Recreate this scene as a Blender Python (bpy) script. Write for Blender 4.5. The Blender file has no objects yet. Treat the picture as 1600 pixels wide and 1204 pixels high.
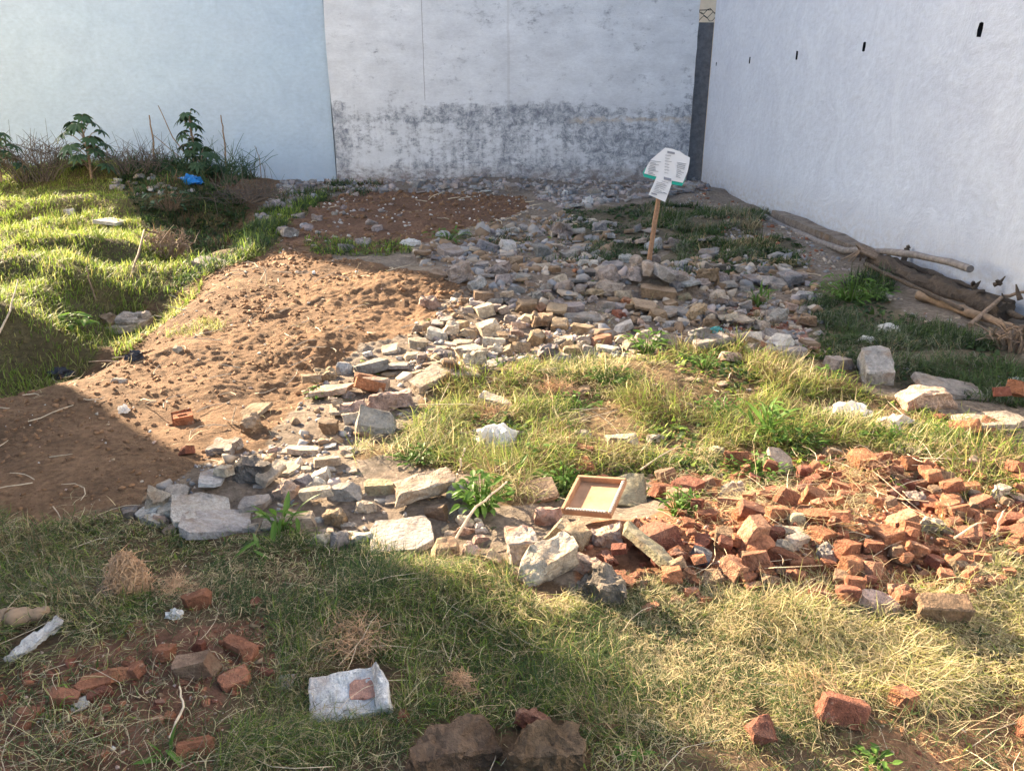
import bpy, bmesh, math, random
import numpy as np
from mathutils import Vector, Matrix, Euler, noise as mnoise
R = math.radians
rnd = random.Random(11)
NP = np.random.default_rng(7)
SC = bpy.context.scene
COL = SC.collection

# ------------------------------------------------------------------ camera
FPX, CAMH, PITCH, YAW = 1202.0, 1.55, R(20.8), R(-1.29)
cd = bpy.data.cameras.new('camera'); cam = bpy.data.objects.new('camera', cd); COL.objects.link(cam)
cam.location = (0, 0, CAMH); cam.rotation_euler = (math.pi/2 - PITCH, 0, YAW)
cd.sensor_width = 36; cd.lens = 36*FPX/1600; cd.clip_start = .02; cd.clip_end = 600
SC.camera = cam

# ------------------------------------------------------------------ sky, sun, exposure
SUN_AZ = (-0.740, 0.673)          # ground direction towards the sun (back left)
SUN_EL = R(21)
w = bpy.data.worlds.new('World'); SC.world = w; w.use_nodes = True
nt = w.node_tree; bg = nt.nodes['Background']
sky = nt.nodes.new('ShaderNodeTexSky'); sky.sky_type = 'NISHITA'; sky.sun_disc = False
sky.sun_elevation = SUN_EL; sky.sun_rotation = math.atan2(SUN_AZ[0], SUN_AZ[1]); sky.air_density = 1.0; sky.dust_density = 2.5
nt.links.new(sky.outputs[0], bg.inputs[0]); bg.inputs[1].default_value = 0.09
sl = bpy.data.lights.new('sun', 'SUN'); sl.energy = 5.0; sl.angle = R(.55); sl.color = (1, .80, .55)
so = bpy.data.objects.new('sun', sl); COL.objects.link(so)
sd = Vector((SUN_AZ[0]*math.cos(SUN_EL), SUN_AZ[1]*math.cos(SUN_EL), math.sin(SUN_EL)))
so.rotation_euler = sd.to_track_quat('Z', 'Y').to_euler(); so.location = (-8, 12, 9)
SC.view_settings.view_transform = 'Standard'; SC.view_settings.look = 'None'
SC.view_settings.exposure = 2.65; SC.view_settings.gamma = 1
SC.render.engine = 'CYCLES'

# ------------------------------------------------------------------ helpers: pixels of the photo (1600 x 1204) and ground points
cP, sP, cY, sY = math.cos(PITCH), math.sin(PITCH), math.cos(YAW), math.sin(YAW)
def ray(px, py):
    x = (px-800)/FPX; y = (602-py)/FPX
    d = (x, cP+y*sP, -sP+y*cP)
    return np.array((cY*d[0]-sY*d[1], sY*d[0]+cY*d[1], d[2]))
def flat(px, py):
    d = ray(px, py); t = -CAMH/d[2]; return d[0]*t, d[1]*t
def proj(x, y, z):
    xr = cY*x+sY*y; yr = -sY*x+cY*y; zr = z-CAMH
    zc = yr*cP-zr*sP; up = yr*sP+zr*cP
    zc = np.where(zc < .05, .05, zc)
    return 800+FPX*xr/zc, 602-FPX*up/zc, zc

# value noise on arrays
def _h(ix, iy, s):
    n = (ix.astype(np.int64)*374761393+iy.astype(np.int64)*668265263+s*974634777) & 0xffffffff
    n = ((n ^ (n >> 13))*1274126177) & 0xffffffff
    return ((n ^ (n >> 16)) & 0xffff)/65535.0
def vn(x, y, s=0):
    ix = np.floor(x); iy = np.floor(y); fx = x-ix; fy = y-iy
    fx = fx*fx*fx*(fx*(fx*6-15)+10); fy = fy*fy*fy*(fy*(fy*6-15)+10)
    a = _h(ix, iy, s); b = _h(ix+1, iy, s); c = _h(ix, iy+1, s); d = _h(ix+1, iy+1, s)
    return (a+(b-a)*fx)*(1-fy)+(c+(d-c)*fx)*fy
def fbm(x, y, s=0, o=4):
    v = 0; a = .5; t = 0
    for i in range(o):
        v = v+a*vn(x, y, s+i); t += a; a *= .5; x = x*2.03+17.1; y = y*2.03+5.3
    return v/t-.5

def inpoly(px, py, poly):
    c = np.zeros(np.shape(px), bool); n = len(poly)
    for i in range(n):
        x0, y0 = poly[i]; x1, y1 = poly[i-1]
        if y0 == y1: continue
        k = ((y0 > py) != (y1 > py)) & (px < (x1-x0)*(py-y0)/(y1-y0)+x0); c ^= k
    return c
Z = dict(
 dirt=[(-300,620),(0,585),(90,545),(170,500),(240,440),(430,385),(560,412),(640,430),(745,440),(735,480),(640,520),(540,560),(480,600),(460,650),(430,690),(300,745),(200,795),(90,805),(-300,820)],
 backdirt=[(425,385),(450,325),(560,295),(820,300),(830,340),(700,370),(640,390),(560,395)],
 rubble=[(480,600),(640,520),(735,450),(640,402),(700,368),(830,330),(960,350),(960,420),(1100,400),(1260,408),(1290,480),(1270,560),(1100,562),(1000,548),(960,560),(840,562),(700,600),(620,660),(540,700),(560,752),(740,745),(760,860),(700,885),(560,862),(480,832),(270,832),(190,800),(310,730),(430,690)],
 backrubble=[(440,281),(1100,281),(1110,302),(1000,312),(890,335),(830,302),(560,297),(450,322),(430,362),(395,345)],
 brickpile=[(1000,740),(1240,715),(1600,720),(1800,760),(1800,900),(1600,900),(1500,955),(1330,955),(1060,940),(900,960),(890,880),(950,850),(1060,800)],
 midgrass=[(640,665),(720,592),(850,562),(960,558),(1290,548),(1340,600),(1420,635),(1480,665),(1620,690),(1620,790),(1400,770),(1240,720),(1000,735),(960,720),(930,770),(880,800),(780,790),(740,745),(640,742),(545,712),(600,685)],
 frontgrass=[(-400,800),(200,800),(480,842),(700,884),(900,955),(1060,945),(1330,960),(1600,905),(2000,880),(2000,1400),(-400,1400)],
 reddirt=[(-300,1075),(70,1045),(230,978),(420,972),(440,1050),(360,1100),(345,1160),(330,1260),(-300,1260)],
 rightdirt=[(1340,1130),(1480,1085),(1700,1075),(1700,1300),(1420,1300)],
 lush=[(-900,285),(150,292),(200,285),(310,285),(380,330),(320,380),(280,400),(200,450),(160,490),(60,550),(0,580),(-900,640)],
 strip=[(300,398),(400,335),(520,300),(450,355),(432,392),(330,425),(230,430)],
 ga=[(1010,318),(1200,328),(1185,368),(1040,378),(1015,350)],
 gb=[(880,335),(1010,322),(1020,400),(940,412),(890,372)],
 gc=[(1060,380),(1240,378),(1265,420),(1150,425),(1055,440),(1030,405)],
 gd=[(1270,455),(1370,428),(1405,500),(1530,520),(1640,600),(1640,640),(1440,625),(1290,560),(1255,515)],
 brickdust=[(1120,560),(1100,500),(1180,470),(1250,500),(1290,560)],
)
BUMPS = [(1016,452,.34,.26,.13),(265,330,.8,.55,.40),(150,300,1.2,.8,.2),(40,432,.75,.28,.20),(120,440,.35,.2,.14),(160,392,.65,.25,.22),(60,395,.4,.2,.12),(30,338,1.2,.32,.16),(130,340,.6,.25,.12),(330,398,.35,.25,.16),(390,388,.3,.2,.1),(30,500,.5,.25,.2),
 (235,440,.45,.5,-.45),(120,510,.55,.45,-.45),(300,385,.45,.6,-.4),(190,470,.4,.35,-.3),(340,350,.4,.6,-.25),(20,560,.5,.4,-.3),(290,345,.3,.5,-.15),
 (760,283,1.3,.45,.16),(1060,300,.6,.5,.12),(1130,352,.7,.5,.12),(620,450,.6,.45,.10),(470,430,.9,.6,.06),(300,430,.5,.35,.07),
 (540,540,.35,.3,.05),(1250,850,.6,.3,.07),(830,600,.7,.25,.07),(1080,600,.6,.25,.06),(1020,440,.5,.4,.07),
 (380,760,.3,.2,.05),(640,780,.4,.22,.05),(860,870,.3,.15,.04),(1450,960,.6,.2,.04),(700,950,.5,.2,.06),(1150,560,.6,.3,.06)]
BW = [(*flat(a, b), c, d, e) for a, b, c, d, e in BUMPS]
def masks(x, y):
    wx = x+.11*fbm(x*3.1, y*3.1, 51, 3)*2; wy = y+.16*fbm(x*2.7+9, y*2.7, 61, 3)*2
    px, py, _ = proj(wx, wy, np.zeros_like(x))
    return {k: inpoly(px, py, p) & (y > .3) for k, p in Z.items()}
def height(x, y, fine=False):
    x = np.asarray(x, float); y = np.asarray(y, float)
    h = .10*fbm(x/1.6, y/1.6, 3, 3)+.07*fbm(x/.4, y/.4, 8, 2)
    for bx, by, rx, ry, a in BW:
        h = h+a*np.exp(-((x-bx)/rx)**2-((y-by)/ry)**2)
    h = h+np.clip((-2.6-x)/1.2, 0, 1)*np.clip((y-5)/1, 0, 1)*(.22*fbm(x/.55, y/.45, 17, 3))+.34*np.clip((y-11.6)/2.2, 0, 1)*np.clip((-3.9-x)/1.4, 0, 1)
    far = np.clip((y-13.6)/1.2, 0, 1); h = h*(1-.5*far)
    if fine:
        px, py, _ = proj(x, y, np.zeros_like(x))
        dist = np.clip(y/4, .6, 2)
        def soft(p):
            s = 0
            for ox, oy in ((0, 0), (.1, .05), (-.1, -.05), (.05, -.12), (-.05, .12)):
                q = proj(x+ox, y+oy, np.zeros_like(x)); s = s+inpoly(q[0], q[1], p)
            return s/5*(y > .3)
        d = soft(Z['dirt'])+soft(Z['backdirt'])*.7+soft(Z['reddirt'])*.5+soft(Z['rightdirt'])*.5+.22
        rough = np.clip(.35+1.3*vn(x/.6, y/.6, 77), .3, 1.5)*np.clip((px-60)/400, .35, 1.0)
        c1 = fbm(x/.16, y/.16, 21, 4); c2 = np.abs(fbm(x/.30, y/.30, 31, 3)); c3 = fbm(x/.045, y/.045, 41, 2)
        c4 = fbm(x/.075, y/.075, 45, 3)
        h = h+np.clip(d, 0, 1)*rough*(.55+.9*vn(x/.33+7, y/.33, 88))*(.022*c1-.012*c2+.036*np.clip(c4-.02, -.04, .5)+.024*c3)
    return h
def hz(x, y): return float(height(np.array([x]), np.array([y]))[0])
_T = np.linspace(.25, 40, 6000)
def ground(px, py):
    d = ray(px, py); X = d[0]*_T; Y = d[1]*_T; zz = CAMH+d[2]*_T
    k = np.argmax((zz <= height(X, Y)) | (Y > 14.72) | (X > 3.80))
    if k == 0: k = len(_T)-1
    return Vector((X[k], Y[k], float(height(X[k:k+1], Y[k:k+1])[0])))
def depth(p): return float(proj(p.x, p.y, p.z)[2])

def tag(o, label=None, cat=None, group=None, kind=None):
    if label: o['label'] = label
    if cat: o['category'] = cat
    if group: o['group'] = group
    if kind: o['kind'] = kind
    return o
def link(name, me, mat=None, parent=None, loc=None):
    o = bpy.data.objects.new(name, me); COL.objects.link(o)
    if mat: me.materials.append(mat)
    if parent: o.parent = parent
    if loc is not None: o.location = loc
    return o
def empty(name, loc):
    o = bpy.data.objects.new(name, None); o.empty_display_size = .1; COL.objects.link(o); o.location = loc; return o
def bm_obj(name, bm, mat=None, parent=None, loc=None, ang=None):
    me = bpy.data.meshes.new(name); bm.to_mesh(me); bm.free()
    if ang is not None:
        me.polygons.foreach_set('use_smooth', [True]*len(me.polygons)); me.set_sharp_from_angle(angle=R(ang))
    return link(name, me, mat, parent, loc)
def bm_box(x0, y0, z0, x1, y1, z1, bm=None):
    bm = bm or bmesh.new()
    v = [bm.verts.new((x, y, z)) for z in (z0, z1) for y in (y0, y1) for x in (x0, x1)]
    for f in ((0,2,3,1),(4,5,7,6),(0,1,5,4),(2,6,7,3),(0,4,6,2),(1,3,7,5)): bm.faces.new([v[i] for i in f])
    return bm
def np_mesh(name, V, Q, mat=None, col=None, smooth=False):
    me = bpy.data.meshes.new(name); n = len(Q); k = Q.shape[1]
    me.vertices.add(len(V)); me.vertices.foreach_set('co', V.astype(np.float32).ravel())
    me.loops.add(n*k); me.loops.foreach_set('vertex_index', Q.astype(np.int32).ravel())
    me.polygons.add(n); me.polygons.foreach_set('loop_start', np.arange(0, n*k, k, dtype=np.int32))
    if smooth: me.polygons.foreach_set('use_smooth', np.ones(n, bool))
    if col is not None:
        a = me.color_attributes.new('tint', 'FLOAT_COLOR', 'POINT')
        a.data.foreach_set('color', np.concatenate([col, np.ones((len(col), 1))], 1).astype(np.float32).ravel())
    me.update(calc_edges=True); me.validate()
    return link(name, me, mat)
def tube(bm, pts, rad, sides=7, cap=True):
    pts = [Vector(p) for p in pts]; rings = []
    rad = rad if isinstance(rad, (list, tuple)) else [rad]*len(pts)
    for i, p in enumerate(pts):
        t = (pts[min(i+1, len(pts)-1)]-pts[max(i-1, 0)]).normalized()
        u = t.cross(Vector((0, 0, 1))) if abs(t.z) < .95 else t.cross(Vector((1, 0, 0)))
        u.normalize(); v = t.cross(u)
        rings.append([bm.verts.new(p+(u*math.cos(a)+v*math.sin(a))*rad[i]) for a in [2*math.pi*k/sides for k in range(sides)]])
    for a, b in zip(rings, rings[1:]):
        for k in range(sides): bm.faces.new((a[k], a[(k+1) % sides], b[(k+1) % sides], b[k]))
    if cap: bm.faces.new(rings[0][::-1]); bm.faces.new(rings[-1])
    return bm

# ------------------------------------------------------------------ materials
def newmat(name, rough=.9):
    m = bpy.data.materials.new(name); m.use_nodes = True
    b = m.node_tree.nodes['Principled BSDF']; b.inputs['Roughness'].default_value = rough
    b.inputs['Specular IOR Level'].default_value = .25
    return m, m.node_tree, b
def N(t, ty, **k):
    n = t.nodes.new(ty)
    for a, v in k.items():
        if a.startswith('_'): setattr(n, a[1:], v)
        else: n.inputs[a.replace('__', ' ')].default_value = v
    return n
def L(t, a, b): t.links.new(a, b)
def noise(t, vec, scale, detail=4, rough=.6, dist=0):
    n = N(t, 'ShaderNodeTexNoise', Scale=scale, Detail=detail, Roughness=rough, Distortion=dist)
    if vec is not None: L(t, vec, n.inputs['Vector'])
    return n.outputs['Fac']
def ramp(t, fac, a, b, c0=(0, 0, 0, 1), c1=(1, 1, 1, 1)):
    r = t.nodes.new('ShaderNodeValToRGB'); e = r.color_ramp.elements
    e[0].position = a; e[1].position = b; e[0].color = c0; e[1].color = c1; L(t, fac, r.inputs[0]); return r.outputs[0]
def mix(t, fac, a, b, mode='MIX'):
    m = t.nodes.new('ShaderNodeMix'); m.data_type = 'RGBA'; m.blend_type = mode
    for s, v in ((m.inputs[0], fac), (m.inputs[6], a), (m.inputs[7], b)):
        if hasattr(v, 'is_linked'): L(t, v, s)
        elif isinstance(v, (int, float)): s.default_value = v
        else: s.default_value = (*v, 1)[:4]
    return m.outputs[2]
def math_(t, op, a, b=0.5, clamp=False):
    m = t.nodes.new('ShaderNodeMath'); m.operation = op; m.use_clamp = clamp
    for s, v in ((m.inputs[0], a), (m.inputs[1], b)):
        if hasattr(v, 'is_linked'): L(t, v, s)
        else: s.default_value = v
    return m.outputs[0]
def bump(t, b, h, strength=.5, dist=.01):
    n = N(t, 'ShaderNodeBump', Strength=strength, Distance=dist); L(t, h, n.inputs['Height']); L(t, n.outputs[0], b.inputs['Normal'])
def objvec(t):
    tc = t.nodes.new('ShaderNodeTexCoord'); oi = t.nodes.new('ShaderNodeObjectInfo')
    mu = math_(t, 'MULTIPLY', oi.outputs['Random'], 91.7)
    va = t.nodes.new('ShaderNodeVectorMath'); va.operation = 'ADD'; L(t, tc.outputs['Object'], va.inputs[0]); L(t, mu, va.inputs[1])
    return va.outputs[0], oi
M = {}
def mat_stone(name, soil, spot=None, amt=.5, dust=.4, dustc=(.36, .285, .215)):
    m, t, b = newmat(name, .92); v, oi = objvec(t)
    n1 = noise(t, v, 9, 5, .65); n2 = noise(t, v, 60, 4, .7); n3 = noise(t, v, 5, 6, .7, .6); n4 = noise(t, v, 22, 5, .75)
    c = mix(t, 1, oi.outputs['Color'], ramp(t, n1, .3, .7, (.52, .51, .5, 1), (1.22, 1.22, 1.22, 1)), 'MULTIPLY')
    c = mix(t, 1, c, ramp(t, n2, .3, .7, (.6, .6, .6, 1), (1.2, 1.2, 1.2, 1)), 'MULTIPLY')
    c = mix(t, math_(t, 'MULTIPLY', ramp(t, n3, .52, .66), amt), c, soil)
    c = mix(t, math_(t, 'MULTIPLY', ramp(t, n4, .62, .70), .55), c, spot or (.08, .075, .07))
    ge = t.nodes.new('ShaderNodeNewGeometry'); sz = t.nodes.new('ShaderNodeSeparateXYZ'); L(t, ge.outputs['Normal'], sz.inputs[0])
    dz = math_(t, 'MULTIPLY', ramp(t, sz.outputs[2], .25, .95), ramp(t, n1, .35, .65)); c = mix(t, math_(t, 'MULTIPLY', dz, dust), c, dustc)
    L(t, c, b.inputs['Base Color'])
    hh = math_(t, 'ADD', math_(t, 'MULTIPLY', n4, .7), math_(t, 'MULTIPLY', n2, .5)); bump(t, b, hh, 1.0, .028)
    return m
M['stone'] = mat_stone('concrete_rubble', (.22, .14, .085), None, .7)
M['brick'] = mat_stone('fired_brick', (.25, .13, .085), (.46, .36, .28), .6, .14, (.36, .19, .115))
M['earthblock'] = mat_stone('earthy_block', (.12, .078, .05), (.06, .045, .035), .6, .12)
M['plaster'] = mat_stone('white_plaster_block', (.40, .31, .26), (.25, .23, .22), .6, .12)
M['conglom'] = mat_stone('brick_mortar', (.40, .15, .08), (.55, .47, .4), .85, .08)

def mat_plain(name, col, var=.25, scale=30, rough=.85, bs=.3, bd=.004):
    m, t, b = newmat(name, rough); v, oi = objvec(t)
    n = noise(t, v, scale, 5, .65)
    L(t, mix(t, 1, col, ramp(t, n, .3, .7, (1-var,)*3+(1,), (1+var,)*3+(1,)), 'MULTIPLY'), b.inputs['Base Color'])
    bump(t, b, n, bs, bd); return m
def mat_tint(name, rough=.9, trans=0.0, scale=80, bs=0.0):
    m, t, b = newmat(name, rough)
    at = N(t, 'ShaderNodeAttribute', _attribute_name='tint')
    L(t, at.outputs['Color'], b.inputs['Base Color'])
    if trans:
        tr = t.nodes.new('ShaderNodeBsdfTranslucent'); L(t, at.outputs['Color'], tr.inputs['Color'])
        ms = t.nodes.new('ShaderNodeMixShader'); ms.inputs[0].default_value = trans
        L(t, b.outputs[0], ms.inputs[1]); L(t, tr.outputs[0], ms.inputs[2]); L(t, ms.outputs[0], t.nodes['Material Output'].inputs[0])
    if bs:
        tc = t.nodes.new('ShaderNodeTexCoord'); bump(t, b, noise(t, tc.outputs['Object'], scale, 5, .7), bs, .01)
    return m
M['grass'] = mat_tint('grass_blades', .6, .45)
M['chips'] = mat_tint('rubble_chips', .95, 0, 120, .6)
def mat_ground():
    m, t, b = newmat('earth', .97); tc = t.nodes.new('ShaderNodeTexCoord'); v = tc.outputs['Object']
    at = N(t, 'ShaderNodeAttribute', _attribute_name='tint')
    n1 = noise(t, v, 3.5, 5, .65); n2 = noise(t, v, 28, 6, .7); n3 = noise(t, v, 130, 4, .7)
    c = mix(t, 1, at.outputs['Color'], ramp(t, n1, .3, .7, (.75, .74, .72, 1), (1.22, 1.22, 1.22, 1)), 'MULTIPLY')
    c = mix(t, 1, c, ramp(t, n2, .28, .72, (.52, .5, .48, 1), (1.35, 1.34, 1.32, 1)), 'MULTIPLY')
    c = mix(t, math_(t, 'MULTIPLY', ramp(t, n3, .66, .72), .5), c, (.42, .36, .3))
    L(t, c, b.inputs['Base Color'])
    hh = math_(t, 'ADD', math_(t, 'MULTIPLY', n2, 1.0), math_(t, 'MULTIPLY', n3, .35)); bump(t, b, hh, 1.0, .035)
    return m
M['earth'] = mat_ground()
def mat_leaf(name, c0, c1, trans=.35):
    m, t, b = newmat(name, .5); v, oi = objvec(t)
    n = noise(t, v, 7, 4, .6)
    c = mix(t, n, c0, c1); L(t, c, b.inputs['Base Color'])
    tr = t.nodes.new('ShaderNodeBsdfTranslucent'); L(t, c, tr.inputs['Color'])
    ms = t.nodes.new('ShaderNodeMixShader'); ms.inputs[0].default_value = trans
    L(t, b.outputs[0], ms.inputs[1]); L(t, tr.outputs[0], ms.inputs[2]); L(t, ms.outputs[0], t.nodes['Material Output'].inputs[0])
    return m
M['leaf'] = mat_leaf('weed_leaf', (.07, .15, .03), (.16, .28, .05), .45)
M['castor'] = mat_leaf('castor_leaf', (.025, .06, .03), (.06, .11, .05), .2)
M['twig'] = mat_plain('dry_twig', (.24, .17, .12), .35, 40)
M['darktwig'] = mat_plain('dark_dead_twig', (.11, .09, .075), .35, 40)
M['paletwig'] = mat_plain('bleached_twig', (.52, .42, .3), .3, 40)
M['wood'] = mat_plain('weathered_pole', (.21, .185, .17), .4, 22)
M['stick'] = mat_plain('brown_stick', (.34, .20, .12), .3, 30)
M['straw'] = mat_plain('coir_straw', (.46, .29, .17), .35, 30)
# ------------------------------------------------------------------ the walls
def mat_wall_back():
    m, t, b = newmat('stained_whitewash', .93); tc = t.nodes.new('ShaderNodeTexCoord'); v = tc.outputs['Object']
    sx = t.nodes.new('ShaderNodeSeparateXYZ'); L(t, v, sx.inputs[0]); x, z = sx.outputs[0], sx.outputs[2]
    wob = math_(t, 'SUBTRACT', noise(t, v, 2.6, 6, .7), .5); z0_ = z; z = math_(t, 'ADD', z, math_(t, 'MULTIPLY', wob, .32)); x0_ = x; x = math_(t, 'ADD', x, math_(t, 'MULTIPLY', wob, .3))
    mp = N(t, 'ShaderNodeMapping'); mp.inputs['Scale'].default_value = (1, 1, 2.2); L(t, v, mp.inputs[0]); sv = mp.outputs[0]
    fine = noise(t, sv, 14, 7, .78); big = noise(t, sv, 1.5, 5, .65); mid = noise(t, sv, 4.5, 6, .7, .5)
    c = mix(t, 1, (.69, .72, .765), ramp(t, big, .3, .7, (.82, .82, .82, 1), (1.1, 1.1, 1.09, 1)), 'MULTIPLY')
    c = mix(t, 1, c, ramp(t, fine, .3, .7, (.86, .86, .87, 1), (1.07, 1.07, 1.07, 1)), 'MULTIPLY')
    def band(co, a, b_, inv=False):
        r = N(t, 'ShaderNodeMapRange'); r.interpolation_type = 'SMOOTHSTEP'; L(t, co, r.inputs[0]); r.inputs[1].default_value = a; r.inputs[2].default_value = b_
        return math_(t, 'SUBTRACT', 1, r.outputs[0]) if inv else r.outputs[0]
    add = lambda a, q: math_(t, 'ADD', a, q)
    mul = lambda a, q: math_(t, 'MULTIPLY', a, q)
    # weight of the damp zone below the ledge line, stronger to the right of the middle
    low = mul(band(z, 1.2, 1.45, True), add(.085, mul(band(x, -2.4, .4), .10)))
    low = add(low, mul(band(z, 0, .5, True), .05))
    b1 = mul(mul(band(z, .98, 1.1), band(z, 1.3, 1.5, True)), mul(mul(band(x, -1.4, -.5), band(x, 1.4, 2.0, True)), .12))      # streaks above the ledge
    l1 = mul(mul(band(z, 1.02, 1.09), band(z, 1.12, 1.2, True)), mul(band(x, -1.2, -.6, True), .10))     # dark line left
    v1 = mul(mul(band(x, .12, .2), band(x, .27, .36, True)), mul(band(z, .95, 1.12, True), .09))   # vertical drain stain
    v2 = mul(band(x, -2.82, -2.58, True), mul(band(z, 1.2, 1.6, True), .13))
    v3 = mul(band(x, 3.25, 3.6), mul(band(z, 1.9, 2.6, True), .13))
    top = mul(mul(band(z, 2.55, 2.8), band(z, 2.95, 3.1, True)), mul(mul(band(x, -.8, 0), band(x, 1.4, 2.4, True)), .075))
    r1 = mul(mul(band(x, 1.7, 2.3), band(x, 2.9, 3.5, True)), mul(mul(band(z, .3, .5), band(z, .75, .95, True)), .09))
    wt = add(add(add(low, b1), add(l1, v1)), add(add(v2, v3), add(top, r1)))
    big2 = noise(t, v, 2.1, 6, .75, .3); s = add(add(add(mul(fine, .6), mul(mid, .55)), mul(add(big2, -.5), .75)), add(-.075, 0))
    mv = N(t, 'ShaderNodeMapping'); mv.inputs['Scale'].default_value = (4, 4, .35); L(t, v, mv.inputs[0]); s = add(add(add(s, .195), mul(add(noise(t, mv.outputs[0], 1.6, 5, .65), -.5), mul(band(z, 1.1, 1.9, True), .5))), add(add(wt, -.2), mul(mul(add(big, -.5), band(z, 1.3, 1.6, True)), .5)))
    brk = noise(t, v, 7, 8, .85, .5); st = mul(ramp(t, s, .56, .72), ramp(t, brk, .36, .58))
    c = mix(t, mul(st, .86), c, mix(t, fine, (.045, .06, .09), (.17, .19, .24)))
    gd = mul(mul(band(z, 1.02, 1.09), band(z, 1.11, 1.17, True)), mul(band(x, 1.3, 1.6), ramp(t, mid, .4, .55)))
    c = mix(t, mul(gd, .6), c, (.55, .46, .36))
    soil = mul(band(z, .0, .38, True), ramp(t, mid, .3, .6)); c = mix(t, mul(soil, .75), c, (.20, .15, .12))
    # thin vertical joints in the plaster
    def line(x0, hw, z0):
        a = math_(t, 'ABSOLUTE', math_(t, 'SUBTRACT', add(x0_, mul(add(big, -.5), .05)), x0)); return mul(math_(t, 'LESS_THAN', a, hw), band(z, z0, z0+.05))
    c = mix(t, mul(line(-1.24, .007, 1.4), .6), c, (.2, .2, .22)); c = mix(t, mul(line(.27, .022, 1.1), .22), c, (.35, .34, .34))
    L(t, c, b.inputs['Base Color']); bump(t, b, add(mul(fine, .8), mul(mid, .5)), .5, .02); return m
def mat_wall_plaster(name, c0, c1, sc=1.0, st=.6, dist=.03, grad=None, dirt=.35):
    m, t, b = newmat(name, .9); tc = t.nodes.new('ShaderNodeTexCoord'); v = tc.outputs['Object']
    mp = N(t, 'ShaderNodeMapping'); mp.inputs['Scale'].default_value = (1, 1, 1.8); L(t, v, mp.inputs[0])
    n = noise(t, mp.outputs[0], 9*sc, 6, .62); big = noise(t, mp.outputs[0], .7, 4, .6); f = noise(t, mp.outputs[0], 40*sc, 4, .7)
    sx = t.nodes.new('ShaderNodeSeparateXYZ'); L(t, v, sx.inputs[0])
    fac = big
    if grad:
        r = N(t, 'ShaderNodeMapRange'); L(t, sx.outputs[0], r.inputs[0]); r.inputs[1].default_value = grad[0]; r.inputs[2].default_value = grad[1]
        fac = math_(t, 'ADD', math_(t, 'MULTIPLY', r.outputs[0], .75), math_(t, 'MULTIPLY', big, .35))
    c = mix(t, fac, c0, c1)
    c = mix(t, 1, c, ramp(t, n, .3, .7, (.9, .9, .9, 1), (1.05, 1.05, 1.05, 1)), 'MULTIPLY')
    pt = noise(t, v, 1.6, 6, .7, 1.2); c = mix(t, 1, c, ramp(t, pt, .35, .65, (.92, .92, .93, 1), (1.03, 1.03, 1.02, 1)), 'MULTIPLY')
    c = mix(t, 1, c, ramp(t, f, .2, .6, (.93, .93, .93, 1), (1.02, 1.02, 1.02, 1)), 'MULTIPLY')
    r = N(t, 'ShaderNodeMapRange'); L(t, sx.outputs[2], r.inputs[0]); r.inputs[1].default_value = .55; r.inputs[2].default_value = .0
    c = mix(t, math_(t, 'MULTIPLY', math_(t, 'MULTIPLY', r.outputs[0], ramp(t, n, .35, .65)), dirt), c, (.33, .29, .25))
    L(t, c, b.inputs['Base Color']); bump(t, b, math_(t, 'ADD', math_(t, 'ADD', n, math_(t, 'MULTIPLY', pt, 2.5)), math_(t, 'MULTIPLY', f, .35)), st, dist); return m
M['wall_back'] = mat_wall_back()
M['wall_left'] = mat_wall_plaster('pale_blue_limewash', (.56, .605, .70), (.42, .54, .67), 1.2, .35, .015, (-9, -2.8), .3)
M['wall_right'] = mat_wall_plaster('white_plaster', (.56, .61, .71), (.61, .655, .74), 1.1, .6, .016, None, .7)
M['cement'] = mat_plain('grey_cement', (.17, .17, .18), .3, 12, .95, .5, .02)
M['cream'] = mat_plain('cream_paint', (.72, .6, .46), .08, 6)
M['dark'] = mat_plain('dark_void', (.02, .022, .028), .3, 60)
M['unseenplain'] = mat_plain('unseen_block_render', (.5, .46, .4), .12, 3)

# pale blue building behind the left half, joined to the stained wall
bl = tag(empty('house', (-7, 15.06, 0)), 'pale blue rendered house flank filling the left background', 'house')
bw = bm_obj('wall', bm_box(-3.15, 0, -.6, 4.02, 7, 10.6), M['wall_left'], bl)
bl.location.x = -7
# whitewashed wall; left edge wavy and proud of the blue one
def wavy_wall():
    bm = bmesh.new(); x1 = 3.63; zs = [(-.6+i*.1) for i in range(53)]; th = .18; cols = []
    for i, z in enumerate(zs):
        e = -2.935+.012*math.sin(z*2.1)+.010*mnoise.noise(Vector((0, 0, z*4)))
        cols.append([bm.verts.new((e, 0, z)), bm.verts.new((x1+.012*mnoise.noise(Vector((7, 0, z*5))), 0, z)), bm.verts.new((x1, th, z)), bm.verts.new((e+.01, th, z))])
    for a, b in zip(cols, cols[1:]):
        for k in range(4): bm.faces.new((a[k], a[(k+1) % 4], b[(k+1) % 4], b[k]))
    bm.faces.new(cols[0][::-1]); bm.faces.new(cols[-1]); bm.normal_update(); return bm
wb = tag(bm_obj('boundary_wall', wavy_wall(), M['wall_back'], None, (0, 15.0-.12, 0)), 'whitewashed back wall with dark peeling damp stains and a ledge line', 'wall')
hb = tag(bm_obj('house', bm_box(-2.9, 15.07, -.6, 3.60, 21, 10.4), M['unseenplain']), 'unseen tall block behind the stained white wall, added to shade the plot', 'house')  # unseen mass added behind the wall, tall enough to shade the plot
cw = tag(bm_obj('pier', bm_box(3.55, 14.98, -.5, 3.93, 15.05, 2.72), M['cement']), 'narrow dark grey cement infill pier between the stained wall and white right wall', 'pier')
ch = tag(bm_obj('house', bm_box(3.63, 21.5, -.5, 10.5, 27, 9), M['cream']), 'cream coloured house seen through the narrow gap above the cement pier', 'house')
bm = bmesh.new()
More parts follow.
